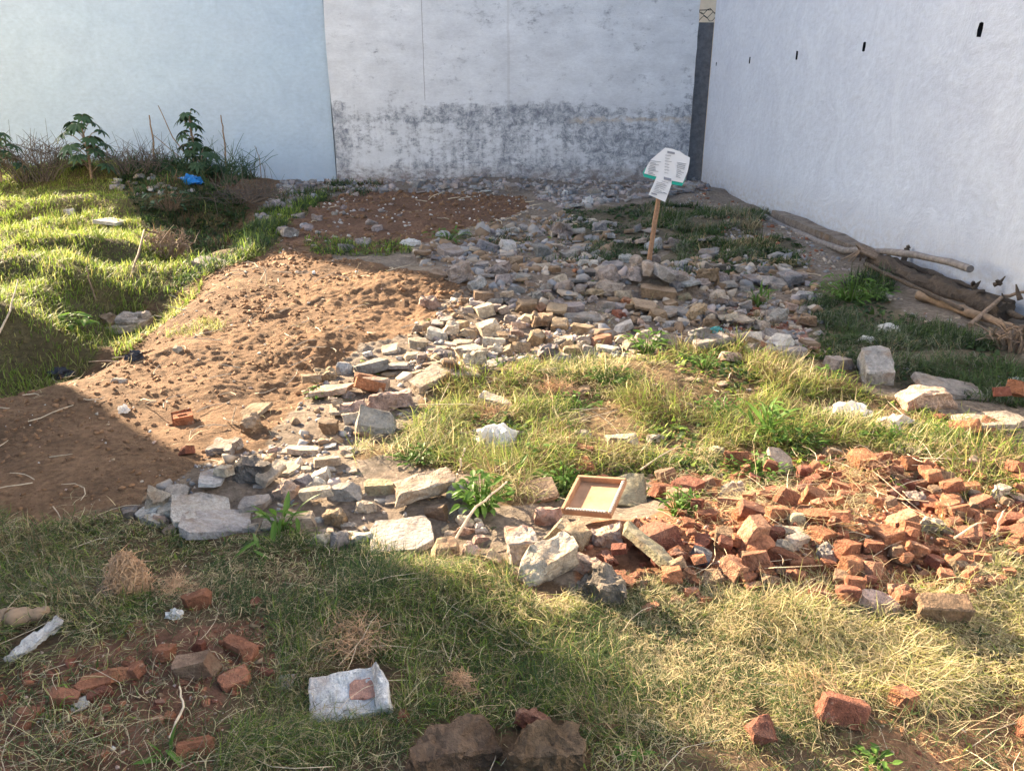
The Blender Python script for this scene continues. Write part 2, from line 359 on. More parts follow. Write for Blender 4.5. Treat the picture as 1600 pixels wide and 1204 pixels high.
for k in range(3):
    tube(bm, [(3.5+.05*i, 15.2+.01*k, 2.80+.06*k+.05*math.sin(i*1.3+k*2)) for i in range(12)], .006, 5)
tube(bm, [(3.3+.08*i, 15.25, 2.93+.002*i) for i in range(9)], .008, 5)
tag(bm_obj('cable', bm, M['dark']), 'dark looped cables crossing the gap above the cement pier', 'cable')
# right wall with five real putlog holes
rw = tag(empty('house', (3.87, 14.72, 0)), 'white plastered house flank with a row of holes along the right side', 'house')
HOLES = [(13.38*3.87/3.6, 2.02, .03, .07), (11.64*3.87/3.6, 2.01, .042, .11), (9.84*3.87/3.6, 2.00, .045, .115), (8.07*3.87/3.6, 2.0, .045, .105), (6.17*3.87/3.6, 2.02, .045, .125)]
def hole_ring(i, wy, hh):
    r = random.Random(i); out = []
    for sx, sy in ((-.72, -.9), (0, -.95), (.75, -.86), (.86, 0), (.7, .9), (.05, .96), (-.7, .84), (-.85, .05)):
        out.append((sx*wy*r.uniform(.86, 1.08), sy*hh/2*r.uniform(.88, 1.03)))
    return out
def holed_wall():
    bm = bmesh.new(); ys = [-2-14.72]+[]; hs = sorted(HOLES)
    cuts = [-16.72]
    for y, z, wy, hz_ in hs: cuts += [y-14.72-wy, y-14.72+wy]
    cuts += [0.0]
    for i in range(len(cuts)-1):
        a, b = cuts[i], cuts[i+1]
        segs = [(-.6, 7)]
        if i % 2 == 1:
            y, z, wy, hh = hs[i//2]; segs = [(-.6, z-hh/2), (z+hh/2, 7)]
            rc = [(a, z-hh/2), (z*0+(a+b)/2, z-hh/2), (b, z-hh/2), (b, z), (b, z+hh/2), ((a+b)/2, z+hh/2), (a, z+hh/2), (a, z)]; oc = hole_ring(i, wy, hh); cy = (a+b)/2
            for k in range(8):
                k2 = (k+1) % 8; bm.faces.new([bm.verts.new((0, *q_)) for q_ in (rc[k], (cy+oc[k][0], z+oc[k][1]), (cy+oc[k2][0], z+oc[k2][1]), rc[k2])])
        for z0, z1 in segs:
            bm.faces.new([bm.verts.new(p) for p in ((0, b, z0), (0, a, z0), (0, a, z1), (0, b, z1))])
    for f in (((0, 0, -.6), (0, 0, 7), (6, 0, 7), (6, 0, -.6)), ((0, -16.72, 7), (6, -16.72, 7), (6, 0, 7), (0, 0, 7)), ((0, -16.72, -.6), (6, -16.72, -.6), (6, -16.72, 7), (0, -16.72, 7)), ((6, -16.72, -.6), (6, 0, -.6), (6, 0, 7), (6, -16.72, 7))):
        bm.faces.new([bm.verts.new(p) for p in f])
    bmesh.ops.remove_doubles(bm, verts=bm.verts, dist=1e-5); bmesh.ops.recalc_face_normals(bm, faces=bm.faces); return bm
bm_obj('wall', holed_wall(), M['wall_right'], rw)
for n_, (y, z, wy, hh) in enumerate(sorted(HOLES)):
    bm = bmesh.new(); oc = hole_ring(2*n_+1, wy, hh); A = [bm.verts.new((.002, q[0]*.995, q[1]*.995)) for q in oc]; B = [bm.verts.new((.24, q[0], q[1])) for q in oc]
    for k in range(8): bm.faces.new((A[k], B[k], B[(k+1) % 8], A[(k+1) % 8]))
    bm.faces.new(B); bm_obj('putlog_hole', bm, M['dark'], rw, (0, y-14.72, z))
# unseen block added left of the plot: its corner throws the near shade
tag(bm_obj('house', bm_box(-15, -8, -.5, -6.25, 7.62, 8), M['unseenplain']), 'unseen plain block added left of the plot to cast the near shade', 'house')

# ------------------------------------------------------------------ ground
def axis(segs):
    out = []
    for a, b, s in segs: out += list(np.arange(a, b, s))
    return np.array(out+[segs[-1][1]])
xs = axis([(-120, -30, 15), (-30, -12, 2), (-12, -5, .12), (-5, -2.6, .035), (-2.6, 2.6, .0135), (2.6, 4.4, .03), (4.4, 10, .5), (10, 100, 15)])
ys = axis([(-60, -4, 8), (-4, .9, .2), (.9, 4.8, .012), (4.8, 8.5, .022), (8.5, 15.4, .045), (15.4, 30, 2), (30, 160, 20)])
GX, GY = np.meshgrid(xs, ys); gx = GX.ravel(); gy = GY.ravel()
gz = height(gx, gy, True)
mk = masks(gx, gy)
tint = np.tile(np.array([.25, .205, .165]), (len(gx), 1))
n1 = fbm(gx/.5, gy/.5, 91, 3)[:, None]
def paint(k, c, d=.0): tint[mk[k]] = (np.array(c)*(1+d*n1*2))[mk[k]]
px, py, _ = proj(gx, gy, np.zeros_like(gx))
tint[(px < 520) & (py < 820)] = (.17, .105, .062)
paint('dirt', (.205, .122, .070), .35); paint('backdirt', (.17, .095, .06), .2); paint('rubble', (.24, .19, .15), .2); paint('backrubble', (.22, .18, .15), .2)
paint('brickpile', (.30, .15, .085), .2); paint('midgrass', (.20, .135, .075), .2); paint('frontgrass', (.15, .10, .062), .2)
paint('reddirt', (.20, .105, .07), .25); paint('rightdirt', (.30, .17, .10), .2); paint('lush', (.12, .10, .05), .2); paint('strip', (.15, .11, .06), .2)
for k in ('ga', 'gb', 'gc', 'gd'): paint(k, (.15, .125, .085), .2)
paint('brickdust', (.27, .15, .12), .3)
ny, nx = GX.shape; idx = np.arange(nx*ny).reshape(ny, nx)
Q = np.stack([idx[:-1, :-1], idx[:-1, 1:], idx[1:, 1:], idx[1:, :-1]], -1).reshape(-1, 4)
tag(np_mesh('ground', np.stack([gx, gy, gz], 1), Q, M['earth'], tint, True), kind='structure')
# ------------------------------------------------------------------ broken masonry: every piece of its own
C = dict(dkb=(.20,.165,.135), lilac2=(.50,.455,.43), earth=(.15,.095,.06), cream=(.58,.49,.385), white=(.62,.585,.54), blue=(.42,.425,.435), grey=(.34,.315,.295), dark=(.16,.145,.13), slate=(.23,.23,.24), tan=(.43,.32,.205),
 brown=(.27,.185,.12), pink=(.52,.37,.30), brick=(.30,.125,.072), red=(.22,.083,.055), orange=(.36,.158,.085), beige=(.47,.39,.31), moss=(.33,.30,.19), lilac=(.35,.30,.285))
def broken(w_, d_, t_, seed, cuts, rough, kind='block', seg=4):
    r = random.Random(seed); bm = bm_box(-w_/2, -d_/2, 0, w_/2, d_/2, t_); jt = .05 if kind == 'brick' else .13
    for v in bm.verts: v.co = Vector((v.co.x*(1-r.uniform(0, jt)*2), v.co.y*(1-r.uniform(0, jt)*2), v.co.z*(1-r.uniform(0, jt*2))))
    for k in range(cuts):
        # chamfer planes through the corners; slabs break on near vertical planes
        a = r.uniform(0, 2*math.pi); el = r.uniform(-.25, .25) if kind in ('slab', 'tile') else r.uniform(-.3, 1.0) if kind != 'brick' else r.uniform(-.2, .7)
        n = Vector((math.cos(a)*math.cos(el), math.sin(a)*math.cos(el), math.sin(el)))
        ext = abs(n.x)*w_/2+abs(n.y)*d_/2
        dd = ext*r.uniform(.55, .84) + n.z*t_*r.uniform(.45, .8)
        if kind == 'brick': dd = ext*r.uniform(.66, .9) + n.z*t_*r.uniform(.5, .8)
        geom = bm.verts[:]+bm.edges[:]+bm.faces[:]
        res = bmesh.ops.bisect_plane(bm, geom=geom, plane_co=n*dd, plane_no=n, clear_outer=True)
        ed = [e for e in res['geom_cut'] if isinstance(e, bmesh.types.BMEdge)]
        if len(ed) > 2:
            try: bmesh.ops.contextual_create(bm, geom=ed)
            except Exception: bmesh.ops.holes_fill(bm, edges=[e for e in bm.edges if e.is_boundary])
    if any(e.is_boundary for e in bm.edges): bmesh.ops.holes_fill(bm, edges=bm.edges)
    s = (w_*d_*t_)**(1/3)
    try: bmesh.ops.bevel(bm, geom=bm.edges[:], offset=min((.03 if kind == 'brick' else .022)*s+.001, t_*.1), segments=1, affect='EDGES', clamp_overlap=True)
    except Exception: pass
    bmesh.ops.triangulate(bm, faces=[f for f in bm.faces if len(f.verts) > 4])
    L_ = max(w_, d_, t_)/seg
    for it in range(6):
        le = [e for e in bm.edges if e.calc_length() > L_]
        if not le or len(bm.faces) > 5000: break
        bmesh.ops.subdivide_edges(bm, edges=le, cuts=1)
        bmesh.ops.triangulate(bm, faces=[f for f in bm.faces if len(f.verts) > 4])
    bm.normal_update(); off = Vector((seed*3.7 % 50, seed*1.3 % 50, 0)); amp = rough*s
    for v in bm.verts:
        p = v.co/s+off
        q = mnoise.noise(p*1.7)*.55+mnoise.noise(p*4.5)*.4-abs(mnoise.noise(p*7))*.3+mnoise.noise(p*13)*.2+(mnoise.noise(p*24)*.14 if seg > 6 else 0)
        v.co += v.normal*q*amp
    bmesh.ops.recalc_face_normals(bm, faces=bm.faces)
    return bm
KIND = dict(slab=(.16, 5, .05, 'flat_stone', 'slab'), block=(.55, 6, .075, 'concrete_chunk', 'rubble'), lump=(.75, 8, .2, 'rubble_lump', 'rubble'), brick=(.62, 4, .065, 'brick', 'brick'),
 tile=(.09, 3, .02, 'tile_fragment', 'tile'), mass=(.6, 5, .14, 'masonry_fragment', 'masonry'))
PIECES = []      # (px, py, obj, short, label)
SEED = [100]
def piece(x0, y0, x1, y1, kind, col, short='', rest='', t=None, yaw=None, tx=None, ty=None, lift=0, cuts=None, mat=None):
    SEED[0] += 1; r = random.Random(SEED[0]); tr, nc, rg, name, cat = KIND[kind]
    t = t or tr*r.uniform(.6, 1.15); cx = (x0+x1)/2; g = ground(cx, y1-.22*(y1-y0)); zc = depth(g); a = math.atan2(CAMH-g.z, math.hypot(g.x, g.y))
    wm = (x1-x0)*zc/FPX; hm = (y1-y0)*zc/FPX
    yaw = yaw if yaw is not None else (r.uniform(-35, 35) if kind not in ('slab', 'tile') else r.uniform(-18, 18))
    tl = dict(slab=9, tile=9, block=16, lump=20, brick=24, mass=10)[kind]
    tx = tx if tx is not None else r.uniform(-tl, tl*.6); ty = ty if ty is not None else r.uniform(-tl, tl)
    W_ = wm*1.04; T_ = max(t*W_, .012)
    if T_*math.cos(a) > .8*hm: T_ = .8*hm/math.cos(a)
    D_ = (hm-T_*math.cos(a)*.9)/math.sin(a); D_ = min(max(D_, .42*W_), 1.35*W_)
    yr = R(yaw); f = wm/(abs(math.cos(yr))*W_+abs(math.sin(yr))*D_*.75); W_ *= f*1.06; D_ *= min(1.06*f, 1.06); T_ = max(T_, .012)
    wpx_ = x1-x0; bm = broken(W_, D_, T_, SEED[0], cuts if cuts is not None else nc, rg*(1.25 if kind != 'brick' else 1), kind, 5 if wpx_ < 34 else 8 if wpx_ < 80 else 12)
    rot = Euler((R(tx), R(ty), yr)).to_matrix()
    bmesh.ops.transform(bm, matrix=rot.to_4x4(), verts=bm.verts)
    zs_ = sorted(v.co.z for v in bm.verts); zmin = zs_[0]; zlow = zs_[len(zs_)//8]
    cgy = g.y+0.0
    o = bm_obj(name, bm, M[mat or ('brick' if kind == 'brick' else 'conglom' if kind == 'mass' else 'stone')], None, (g.x, cgy, g.z-zlow*.6-zmin*.4-(.2 if short or kind == 'brick' else .3)*T_+lift), 30)
    cc = C[col] if not (kind == 'brick' and col == 'pink') else (.42, .22, .14); j = r.uniform(.88, 1.12); o.color = (cc[0]*j, cc[1]*j*r.uniform(.97, 1.03), cc[2]*j*r.uniform(.95, 1.05), 1)
    o['category'] = cat
    PIECES.append([cx, (y0+y1)/2, o, short, (short+' '+rest).strip() if short else '', col, kind, (x1-x0)])
    return o
DATA = '''
306 720 360 760 slab blue|pale bluish plaster slab|propped behind the big white slabs||t=.12
332 734 374 756 block cream|cream mortar block|lying on the pale bluish plaster slab||t=.4;lift=.03
358 704 424 760 lump dark|dark soil crusted lump|beside the pale bluish plaster slab
260 758 368 818 slab lilac2|big upper white slab|of broken plaster at the left rubble edge||t=.14;yaw=22;tx=6
274 786 398 836 slab lilac2|big lower white slab|of broken plaster nearest the front grass||t=.13;yaw=14;tx=4
225 754 266 800 block cream|cream tilted wedge|left of the big upper white slab||t=.8;tx=18
256 750 296 784 block grey|grey block|half hidden behind the cream tilted wedge
190 782 220 810 lump slate|blue grey round lump|at the far left tip of the rubble
212 774 252 812 slab blue|bluish plaster shard|leaning between the round lump and white slab||t=.22;yaw=-45;tx=15
369 768 427 800 block grey|grey oblong block|right of the big upper white slab||t=.35;yaw=15
426 742 476 784 lump pink|pink pyramid chunk|among the left rubble
420 712 470 742 slab beige|beige flat slab|partly under the cream hexagonal slab
447 689 504 715 slab cream|cream hexagonal slab|topmost of the left rubble||t=.2;yaw=5
455 734 496 760 block grey|grey chunk|behind the pale squared beam end
481 707 536 734 slab beige|beige triangular slab|right of the cream hexagonal slab||t=.3;yaw=25;tx=-14
488 726 520 756 block white|white plaster shard|left of the rough topped cement block
514 749 570 784 block grey|rough topped cement block|joined to the pale squared beam end||t=.5;tx=0;yaw=-6
570 744 616 776 brick moss|mossy yellowish brick|left of the long concrete beam||t=.45;yaw=4;tx=-4;ty=0
694 744 742 782 block grey|grey beam stub|at the right end of the long concrete beam
499 791 550 823 lump brown|rough brown conglomerate|in front of the pale squared beam end
551 780 592 804 lump beige|smooth oval stone|in front of the mossy yellowish brick||t=.45;yaw=15;cuts=7
566 794 690 856 slab lilac2|big flat pale slab|in front of the long concrete beam||t=.10;yaw=8;tx=5;ty=0
488 822 522 858 block cream|cream block|leaning left of the upright rubble wedge||t=.6
510 822 548 864 block lilac|upright rubble wedge|left of the big flat pale slab||t=.9;tx=16
530 812 566 830 lump beige
430 796 500 826 block beige|wide sandy chunk|under the rough brown conglomerate||t=.3
400 800 450 826 slab grey
661 786 704 812 block brown|dark brown chunk|on the right edge of the big flat pale slab
672 836 720 888 brick tan|tall standing brick stub|at the right corner of the big flat pale slab||t=.95;tx=4;ty=4;yaw=20
718 846 753 876 lump pink|pinkish white shard|right of the tall standing brick stub
750 850 793 892 block tan|sandy pointed shard|right of the pinkish white shard||t=.8;tx=20;ty=20
786 786 846 882 mass lilac|tall mortar mass|with bricks embedded, beside the green weed||t=.75;yaw=10
826 782 880 822 mass pink|crumbling pink masonry|behind the tall mortar mass
841 797 926 858 block tan|sandy wedge|behind the big cream boulder||t=.45;yaw=-28;ty=10
801 828 908 908 block cream|big cream boulder|brightly sunlit beside the dark rough boulder||t=.62;yaw=32;tx=16;ty=-8
892 878 984 954 lump dkb|dark rough boulder|in front of the long tilted plank slab||t=.85;yaw=-20;cuts=5
991 809 1063 868 brick red|dark red brick|capped with grey mortar right of the picture frame||t=.5;yaw=26;tx=-10;ty=-14
923 816 975 858 lump pink|pale pink lump|just below the picture frame corner
929 853 966 888 lump red|round mortared brick lump|left of the long tilted plank slab
888 862 942 902 mass pink|crumbly pink mass|behind the dark rough boulder
1015 857 1056 891 brick red
950 886 982 912 brick red
981 893 1008 920 brick red
951 743 1012 788 slab moss|mossy concrete slab|standing behind the picture frame||t=.2;tx=30
811 751 873 782 tile brown|curved brown tile shard|in the weeds left of the frame||tx=22;ty=-14
900 712 932 740 brick orange|orange brick corner|in weeds above the picture frame
896 692 930 716 brick brick
757 726 791 750 lump red|red brick lump|right of the long concrete beam
944 673 998 703 block beige|flat beige block|in the sunlit dry grass||t=.35
837 634 881 656 slab moss|flat greenish stone|in grass right of the white plastic bag||yaw=20
880 640 925 662 slab brown
793 668 820 690 lump beige
927 743 956 763 brick red
1010 753 1053 781 brick brick|brick leaning in the weeds|right of the mossy concrete slab
1049 736 1098 778 brick red|long tilted red brick|at the top left of the brick pile||yaw=40;t=.5
1025 729 1056 753 brick brown|dull brown brick|behind the long tilted red brick
1131 702 1172 735 brick brick|cracked red brick|beside the grey mortar slab in grass
1196 704 1238 740 slab beige|beige mortar slab|standing in grass at the back of the brick pile||t=.22;tx=34
1117 752 1166 782 lump cream|cream plaster-coated lump|at the back of the brick pile
1105 690 1135 714 lump beige
1243 723 1265 752 brick red|upright red brick|at the back edge of the brick pile||t=1.2;tx=3;ty=4
1043 779 1070 804 brick brick
1087 794 1121 818 brick brick
1083 825 1111 859 brick red
1073 847 1113 884 block slate|grey paver chunk|at the left side of the brick pile||t=.7
1056 869 1083 907 lump lilac
1121 775 1166 797 brick pink|flat pinkish brick|left of the square orange brick||t=.3
1113 864 1164 926 brick pink|half brick with mortar lumps|lit at the front left of the pile||t=.9;yaw=30;ty=20
1112 812 1146 860 brick brown|shadowed brown brick|left of the tall tan brick||t=.9
1142 798 1184 870 brick pink|tall tan brick|standing on end in the brick pile||t=1.6;yaw=20;tx=12;ty=6;cuts=1
1148 829 1190 882 brick orange|orange brick|leaning against the tall tan brick||t=1.1;yaw=35;tx=24;ty=24
1168 778 1192 808 brick brick
1194 787 1230 816 brick orange|square orange brick|centred at the back of the brick pile||t=.6;yaw=12;cuts=1
1204 765 1243 797 brick brick|broken gable-shaped brick|behind the square orange brick||t=.8;ty=30
1230 796 1261 824 block moss|grey mortar wedge|right of the square orange brick||t=.7
1204 819 1257 838 tile beige|flat buff tile piece|in the middle of the brick pile||t=.2
1182 822 1222 846 brick red
1220 834 1262 858 brick beige
1258 793 1302 822 brick orange|long orange brick|right of the grey mortar wedge||t=.5;yaw=-25
1257 817 1302 850 brick orange|split orange brick|below the long orange brick||yaw=28
1272 836 1312 876 lump grey|grey rounded concrete lump|in the middle of the brick pile
1203 842 1242 870 lump beige|crumbly mortar lump|near the orange leaning brick
1194 858 1242 884 brick brick|flat topped brick|in front of the crumbly mortar lump||t=.5;tx=0
1185 868 1210 902 brick orange
1220 885 1250 916 brick brick
1232 870 1276 894 brick orange
1294 842 1346 878 brick brick|diamond tilted brick|right of the grey rounded lump||yaw=38;ty=18
1302 864 1352 910 brick orange|notched orange brick|in front of the diamond tilted brick||t=.7;yaw=30
1318 884 1342 930 brick brick
1250 915 1298 944 brick brick|long low brick|near the front edge of the pile||yaw=28
1294 916 1322 948 lump brick
1332 926 1404 962 mass pink|pink broken masonry|left of the large brown brick
1272 876 1304 896 brick brick
1244 746 1286 770 brick red|dark oblong red brick|behind the six-sided brick||t=.45;yaw=12
1266 756 1308 786 brick orange|six-sided brick|at the upper middle of the pile||t=.65;yaw=30
1290 738 1312 762 brick brick
1118 916 1150 936 lump pink
1085 926 1124 954 brick orange|low orange brick|in straw at the front left of the pile
1138 926 1166 958 lump pink
1328 866 1364 886 brick brick
1362 816 1410 856 brick orange|large sunlit orange brick|in the right half of the pile||t=.55;yaw=16;tx=-4;ty=-3;cuts=1
1391 798 1435 836 brick pink|worn pinkish brick|behind the large sunlit orange brick
1434 798 1486 840 lump cream|cream concrete lump with hollows|in the right of the brick pile||t=.75
1513 804 1545 834 brick orange|pointed orange brick|right of the hollowed cream lump||t=.8;ty=25
1552 798 1600 832 brick red|large red brick|at the right picture edge||t=.6
1385 845 1422 880 brick brown|dull brick|below the large sunlit orange brick
1485 752 1533 780 brick orange|clean orange brick|lying alone in straw at upper right||t=.5;yaw=10;tx=-3;cuts=1
1404 711 1436 738 brick orange|small cube brick|in the weeds at upper right||t=.7;yaw=25
1412 758 1449 795 lump lilac|purplish stone|left of the clean orange brick
1436 772 1470 802 brick brick
1452 736 1490 762 brick brown
1494 708 1533 738 lump pink|dusty pink lump|under straw at upper right
1425 920 1504 974 brick brown|large brown brick|on its edge at the front right of the pile||t=.62;yaw=-6;tx=14;ty=0;cuts=1
1519 900 1576 934 brick brick|tilted brick|right of the large brown brick||yaw=25;ty=12
1480 908 1510 930 brick orange
1358 864 1383 888 brick orange
1340 882 1386 912 brick pink|roof-shaped pink brick|in front of the notched orange brick||yaw=38;ty=20
1430 848 1468 870 brick brick
1472 834 1504 862 brick brick
1500 862 1540 884 brick pink
1548 629 1573 647 brick red|small dark red brick|on the left of two on a slab||t=.8;lift=.09
1564 623 1596 648 brick orange|small bright brick|tilted on the right of two on a slab||t=.9;lift=.09;ty=25
1486 640 1606 670 slab beige|wide pale slab|at the right edge carrying two brick bits||t=.1;yaw=4;tx=4
1480 659 1531 684 brick orange|orange brick pair|in front of the wide pale slab||t=.45
1523 648 1564 680 brick orange|tile-like orange brick|leaning on the wide pale slab||t=.25;yaw=-40;tx=14
1456 644 1482 662 brick brick
1402 600 1498 642 mass pink|chunk of broken brickwork|with mortar layers at right||t=.42;yaw=-4;tx=3
1417 584 1538 622 slab grey|wide grey triangular slab|behind the chunk of broken brickwork||t=.09;yaw=-12;tx=5
1411 686 1446 710 slab beige|flat beige stone|in the weeds below the brown bag||t=.3;yaw=30
1281 694 1314 716 block tan
1535 754 1582 782 lump cream|straw-covered pale stone|at the right of the clean orange brick
1337 541 1399 600 slab blue|tall upright grey slab|standing in shade at right||t=.6;yaw=-8;tx=22;ty=2;cuts=3
1281 552 1340 580 block lilac|low greyish brown stone|left of the tall upright grey slab||t=.35
1194 516 1245 550 block white|white slanted block|on the grey slab at the shade edge||t=.35;yaw=30;ty=-14
1160 514 1191 543 block white|white upright chip|left of the white slanted block||t=.8;tx=16
1196 536 1264 558 slab grey|long slab edge|under the white slanted block||t=.2;yaw=-14
1190 511 1243 533 slab slate|grey leaning slab|behind the white slanted block||t=.2
1085 519 1153 551 block grey|large two-part grey boulder|at the shade edge||t=.4;yaw=0
1011 522 1078 551 block lilac|large cracked grey slab|in weeds at the shade edge||t=.35;yaw=-8
1116 549 1168 570 block pink|long pink stone|in sun at the grass edge||t=.35
1040 466 1094 496 slab grey|sloping flat grey slab|right below the signpost heap||t=.12;yaw=20
1012 478 1043 505 lump brown
998 490 1018 503 block white
1030 497 1061 515 block blue
1106 423 1139 443 lump lilac|round grey stone|right of the signpost heap
1098 410 1141 427 block dark|blackened stone|behind the round grey stone||t=.4
1148 416 1184 428 block grey
1213 409 1239 425 block grey
1184 411 1214 428 block slate
1241 453 1271 470 block blue|pale oval stone|alone at the right of the shaded rubble||t=.45
1152 440 1173 456 block grey
1228 499 1257 513 slab cream
1219 494 1239 504 slab blue
1163 494 1181 509 block white
1036 463 1059 481 block brown
1058 456 1083 471 block moss
742 470 776 498 block cream|cream sunlit block|nearest the dirt in the middle rubble||t=.7;yaw=24;cuts=1
744 495 788 528 block cream|large pale lit chunk|below the cream sunlit block||t=.6;yaw=25
704 526 772 562 slab beige|long beige slab|lying at the sunlit rubble edge||t=.2;yaw=24
805 462 843 491 block brown|dark brown square block|in the middle rubble||t=.7;yaw=-10;tx=5;ty=0;cuts=2
835 460 861 495 lump orange|sunlit knobbly stone|right of the dark brown square block
859 494 891 521 block tan|square tan block|facing the camera in the middle rubble||t=.85;yaw=-8;tx=14;ty=0;cuts=1
891 501 933 525 block tan|brick-sized tan block|with a pale top right of the square tan block||t=.4;yaw=-22;tx=0
871 470 919 492 slab lilac|broad grey-pink slab|behind the square tan block||t=.35
878 487 946 504 block grey|long grey white ridge stone|behind the brick-sized tan block||t=.25;yaw=-8
930 466 967 489 block grey|blocky grey stone|right of the broad grey-pink slab||t=.6
956 449 992 476 block beige|pale beige pointed rock|in front of the signpost heap||t=.7
968 462 993 482 lump orange|orange-brown rock|below the pale beige pointed rock
957 480 979 497 brick red
957 501 998 521 block white|white shaded chunk|above the yellow green weed||t=.5
927 509 963 531 block brown|brown half-round stone|left of the white shaded chunk
820 511 853 543 block tan|tan wedge|with dark front face in the sunlit rubble||t=.9;tx=10;yaw=-30
840 509 863 531 lump pink
897 519 928 543 lump beige
919 523 957 541 brick pink|pink worn brick|at the front of the middle rubble
929 533 968 553 slab white|thin white slab|at the edge of the weeds||t=.2
875 532 902 553 brick tan|ochre brick end|at the grass edge
799 534 828 555 brick tan|ochre cube stone|left of the ochre brick end
777 529 808 561 block tan|leaning tan slab|behind the grass edge||t=.4;ty=-25
791 510 819 529 lump pink|round pink stone|right of the large pale lit chunk
807 489 845 507 block cream
793 502 827 516 block pink
848 489 867 515 block pink
761 458 790 479 block grey
733 449 773 475 block brown|brown layered block|in shade above the cream sunlit block||t=.6
841 439 865 457 block grey
793 445 823 461 block slate
893 441 923 457 block lilac
957 519 979 537 block tan
857 519 898 539 slab cream
663 509 705 536 block white|bright white block|at the dirt edge of the sunlit rubble||t=.5;yaw=-4
632 520 671 546 block beige|brown-sided flat block|left of the bright white block||t=.4;yaw=24
705 497 733 519 brick tan
716 508 748 528 block tan
703 524 745 549 block beige
661 534 705 551 slab pink
594 535 627 551 slab cream
566 542 585 560 block white
549 551 615 590 slab slate|soil-covered dark slab|tilted up at the dirt edge||t=.3;yaw=24;tx=-14;ty=-8
597 561 643 579 slab grey
628 543 659 565 block cream|white upright shard|below the brown-sided flat block
663 543 685 579 block tan|upright tan stone|between shard and grass||t=1.3;tx=10;ty=8
645 547 671 561 slab white
524 563 553 589 block blue|pale upright flake|left of the soil-covered dark slab||t=.8;yaw=-30
493 570 527 596 lump tan
549 584 585 605 brick pink
565 587 609 612 brick beige|stacked buff brick|behind the orange lit brick
549 594 599 620 brick orange|orange lit brick|on the pinkish rubble slab||t=.35;yaw=20
483 593 553 624 slab pink|pinkish rubble slab|at the left end of the sunlit rubble||t=.16;yaw=-6
567 607 655 642 mass pink|wide pink plaster chunk|below the long pointed slab||t=.3
533 606 555 625 lump grey
529 625 577 654 lump pink|pink and white chunk|left of the wide pink plaster chunk
551 637 620 684 block grey|big rounded grey boulder|with a pink patch beside the grass||t=.6;yaw=12
495 646 537 682 block brown|standing brown block|left of the big rounded boulder||t=.85;tx=6;ty=-4;yaw=-22
595 578 623 591 slab tan
635 576 667 591 block tan
535 638 575 664 block beige
536 662 555 677 lump grey
736 614 802 642 block cream|straw-topped pale slab|in grass above the white plastic bag||t=.35
677 375 729 406 slab lilac|pale diamond slab|on dirt in the shaded middle||t=.3;yaw=38;tx=12
680 356 705 371 block blue
786 354 813 367 block blue
811 347 826 361 block grey
779 375 811 394 block white|white topped stone|right of the pale diamond slab||t=.5
739 377 785 396 block slate
741 402 767 420 block grey
773 397 793 413 slab white
791 397 817 418 block brown|brown cube stone|in shaded rubble||t=.8
831 407 863 426 block beige
849 394 873 411 block grey
872 387 911 407 block grey|long pale grey stone|in the shaded rubble||t=.45;yaw=16
899 402 936 420 block white|white pointed stone|left of the dark square slab||t=.5
935 406 979 432 block slate|dark square slab|left of the signpost||t=.5;yaw=-4
911 415 937 433 block dark
893 414 906 429 brick orange
664 419 703 437 slab brown|brown slab|with pale edge in the shaded dirt||t=.3
786 422 811 439 block grey
861 425 891 452 block cream|pale leaning stone|in the shaded rubble||t=.6;ty=-30
723 469 741 486 block tan
650 463 691 483 lump pink|pink plaster lump|in the sunlit dirt
909 377 927 391 block blue
889 351 915 369 block grey
879 407 901 421 lump pink
372 636 410 680 lump brown|jagged brown rock|on the dirt left of the standing brown block
370 622 424 652 tile brown|flat dark tile|half buried in the dirt
303 394 352 422 slab grey|flat grey slab|at the grassy edge of the dirt||t=.15
155 336 195 354 slab white|white flat slab|on the left grass||t=.15
100 320 120 339 block blue
51 335 69 349 block blue
388 342 409 359 block grey
455 330 480 344 block grey
268 538 286 551 block beige
170 588 200 601 block beige
283 690 304 716 brick red|dark red brick bit|half buried in brown dirt||t=.6
193 958 233 994 tile brick|flat red tile piece|in the shaded grass at left||yaw=40;tx=10;t=.12
244 1000 274 1034 brick brick|upright red brick bit|left of the large dull brick
287 1014 345 1064 brick brown|large dull brick|in the shaded grass at left||t=.75;yaw=-4;tx=12;cuts=1
302 996 324 1018 brick red
345 996 404 1032 brick brick|worn red brick|right of the large dull brick||t=.5
344 1038 394 1074 brick brick|brick shard|below the worn red brick||t=.4;yaw=30
168 1040 206 1068 brick orange|bright orange brick bit|in the red dust at lower left||t=.5
120 1048 174 1084 brick brick|flat orange-red brick shard|left of the bright orange brick bit||t=.4;yaw=25
290 924 338 954 brick brick
390 926 408 950 brick red
142 1072 178 1094 brick red
280 1152 338 1182 brick brick|half buried brick|at the lower left front
636 1118 784 1210 lump earth|massive dark brick block|at the bottom edge, left of its pair||mat=earthblock;t=.5;yaw=24;tx=4;ty=-3;cuts=3
782 1116 914 1212 lump earth|massive dark notched block|at the bottom edge, right of its pair||mat=earthblock;t=.6;yaw=8;cuts=3
1375 1068 1427 1120 brick orange|lone sunlit brick|in the lower right grass||t=.85;yaw=35;tx=6
1270 1090 1354 1142 brick red|long dark red brick|in the lower right shade||t=.5;yaw=-4
1163 1100 1209 1160 brick red|flat faced dark brick|left of the long dark red brick||t=1;tx=30;yaw=10
1582 1092 1618 1162 brick brick|cut-off brick|at the lower right edge||t=.9
1360 985 1392 1004 brick pink
1000 943 1032 962 brick orange
1040 928 1070 950 brick pink
622 1104 642 1128 brick red
800 1108 862 1146 lump red|reddish earthy lump|behind the massive dark notched block||t=.5
'''
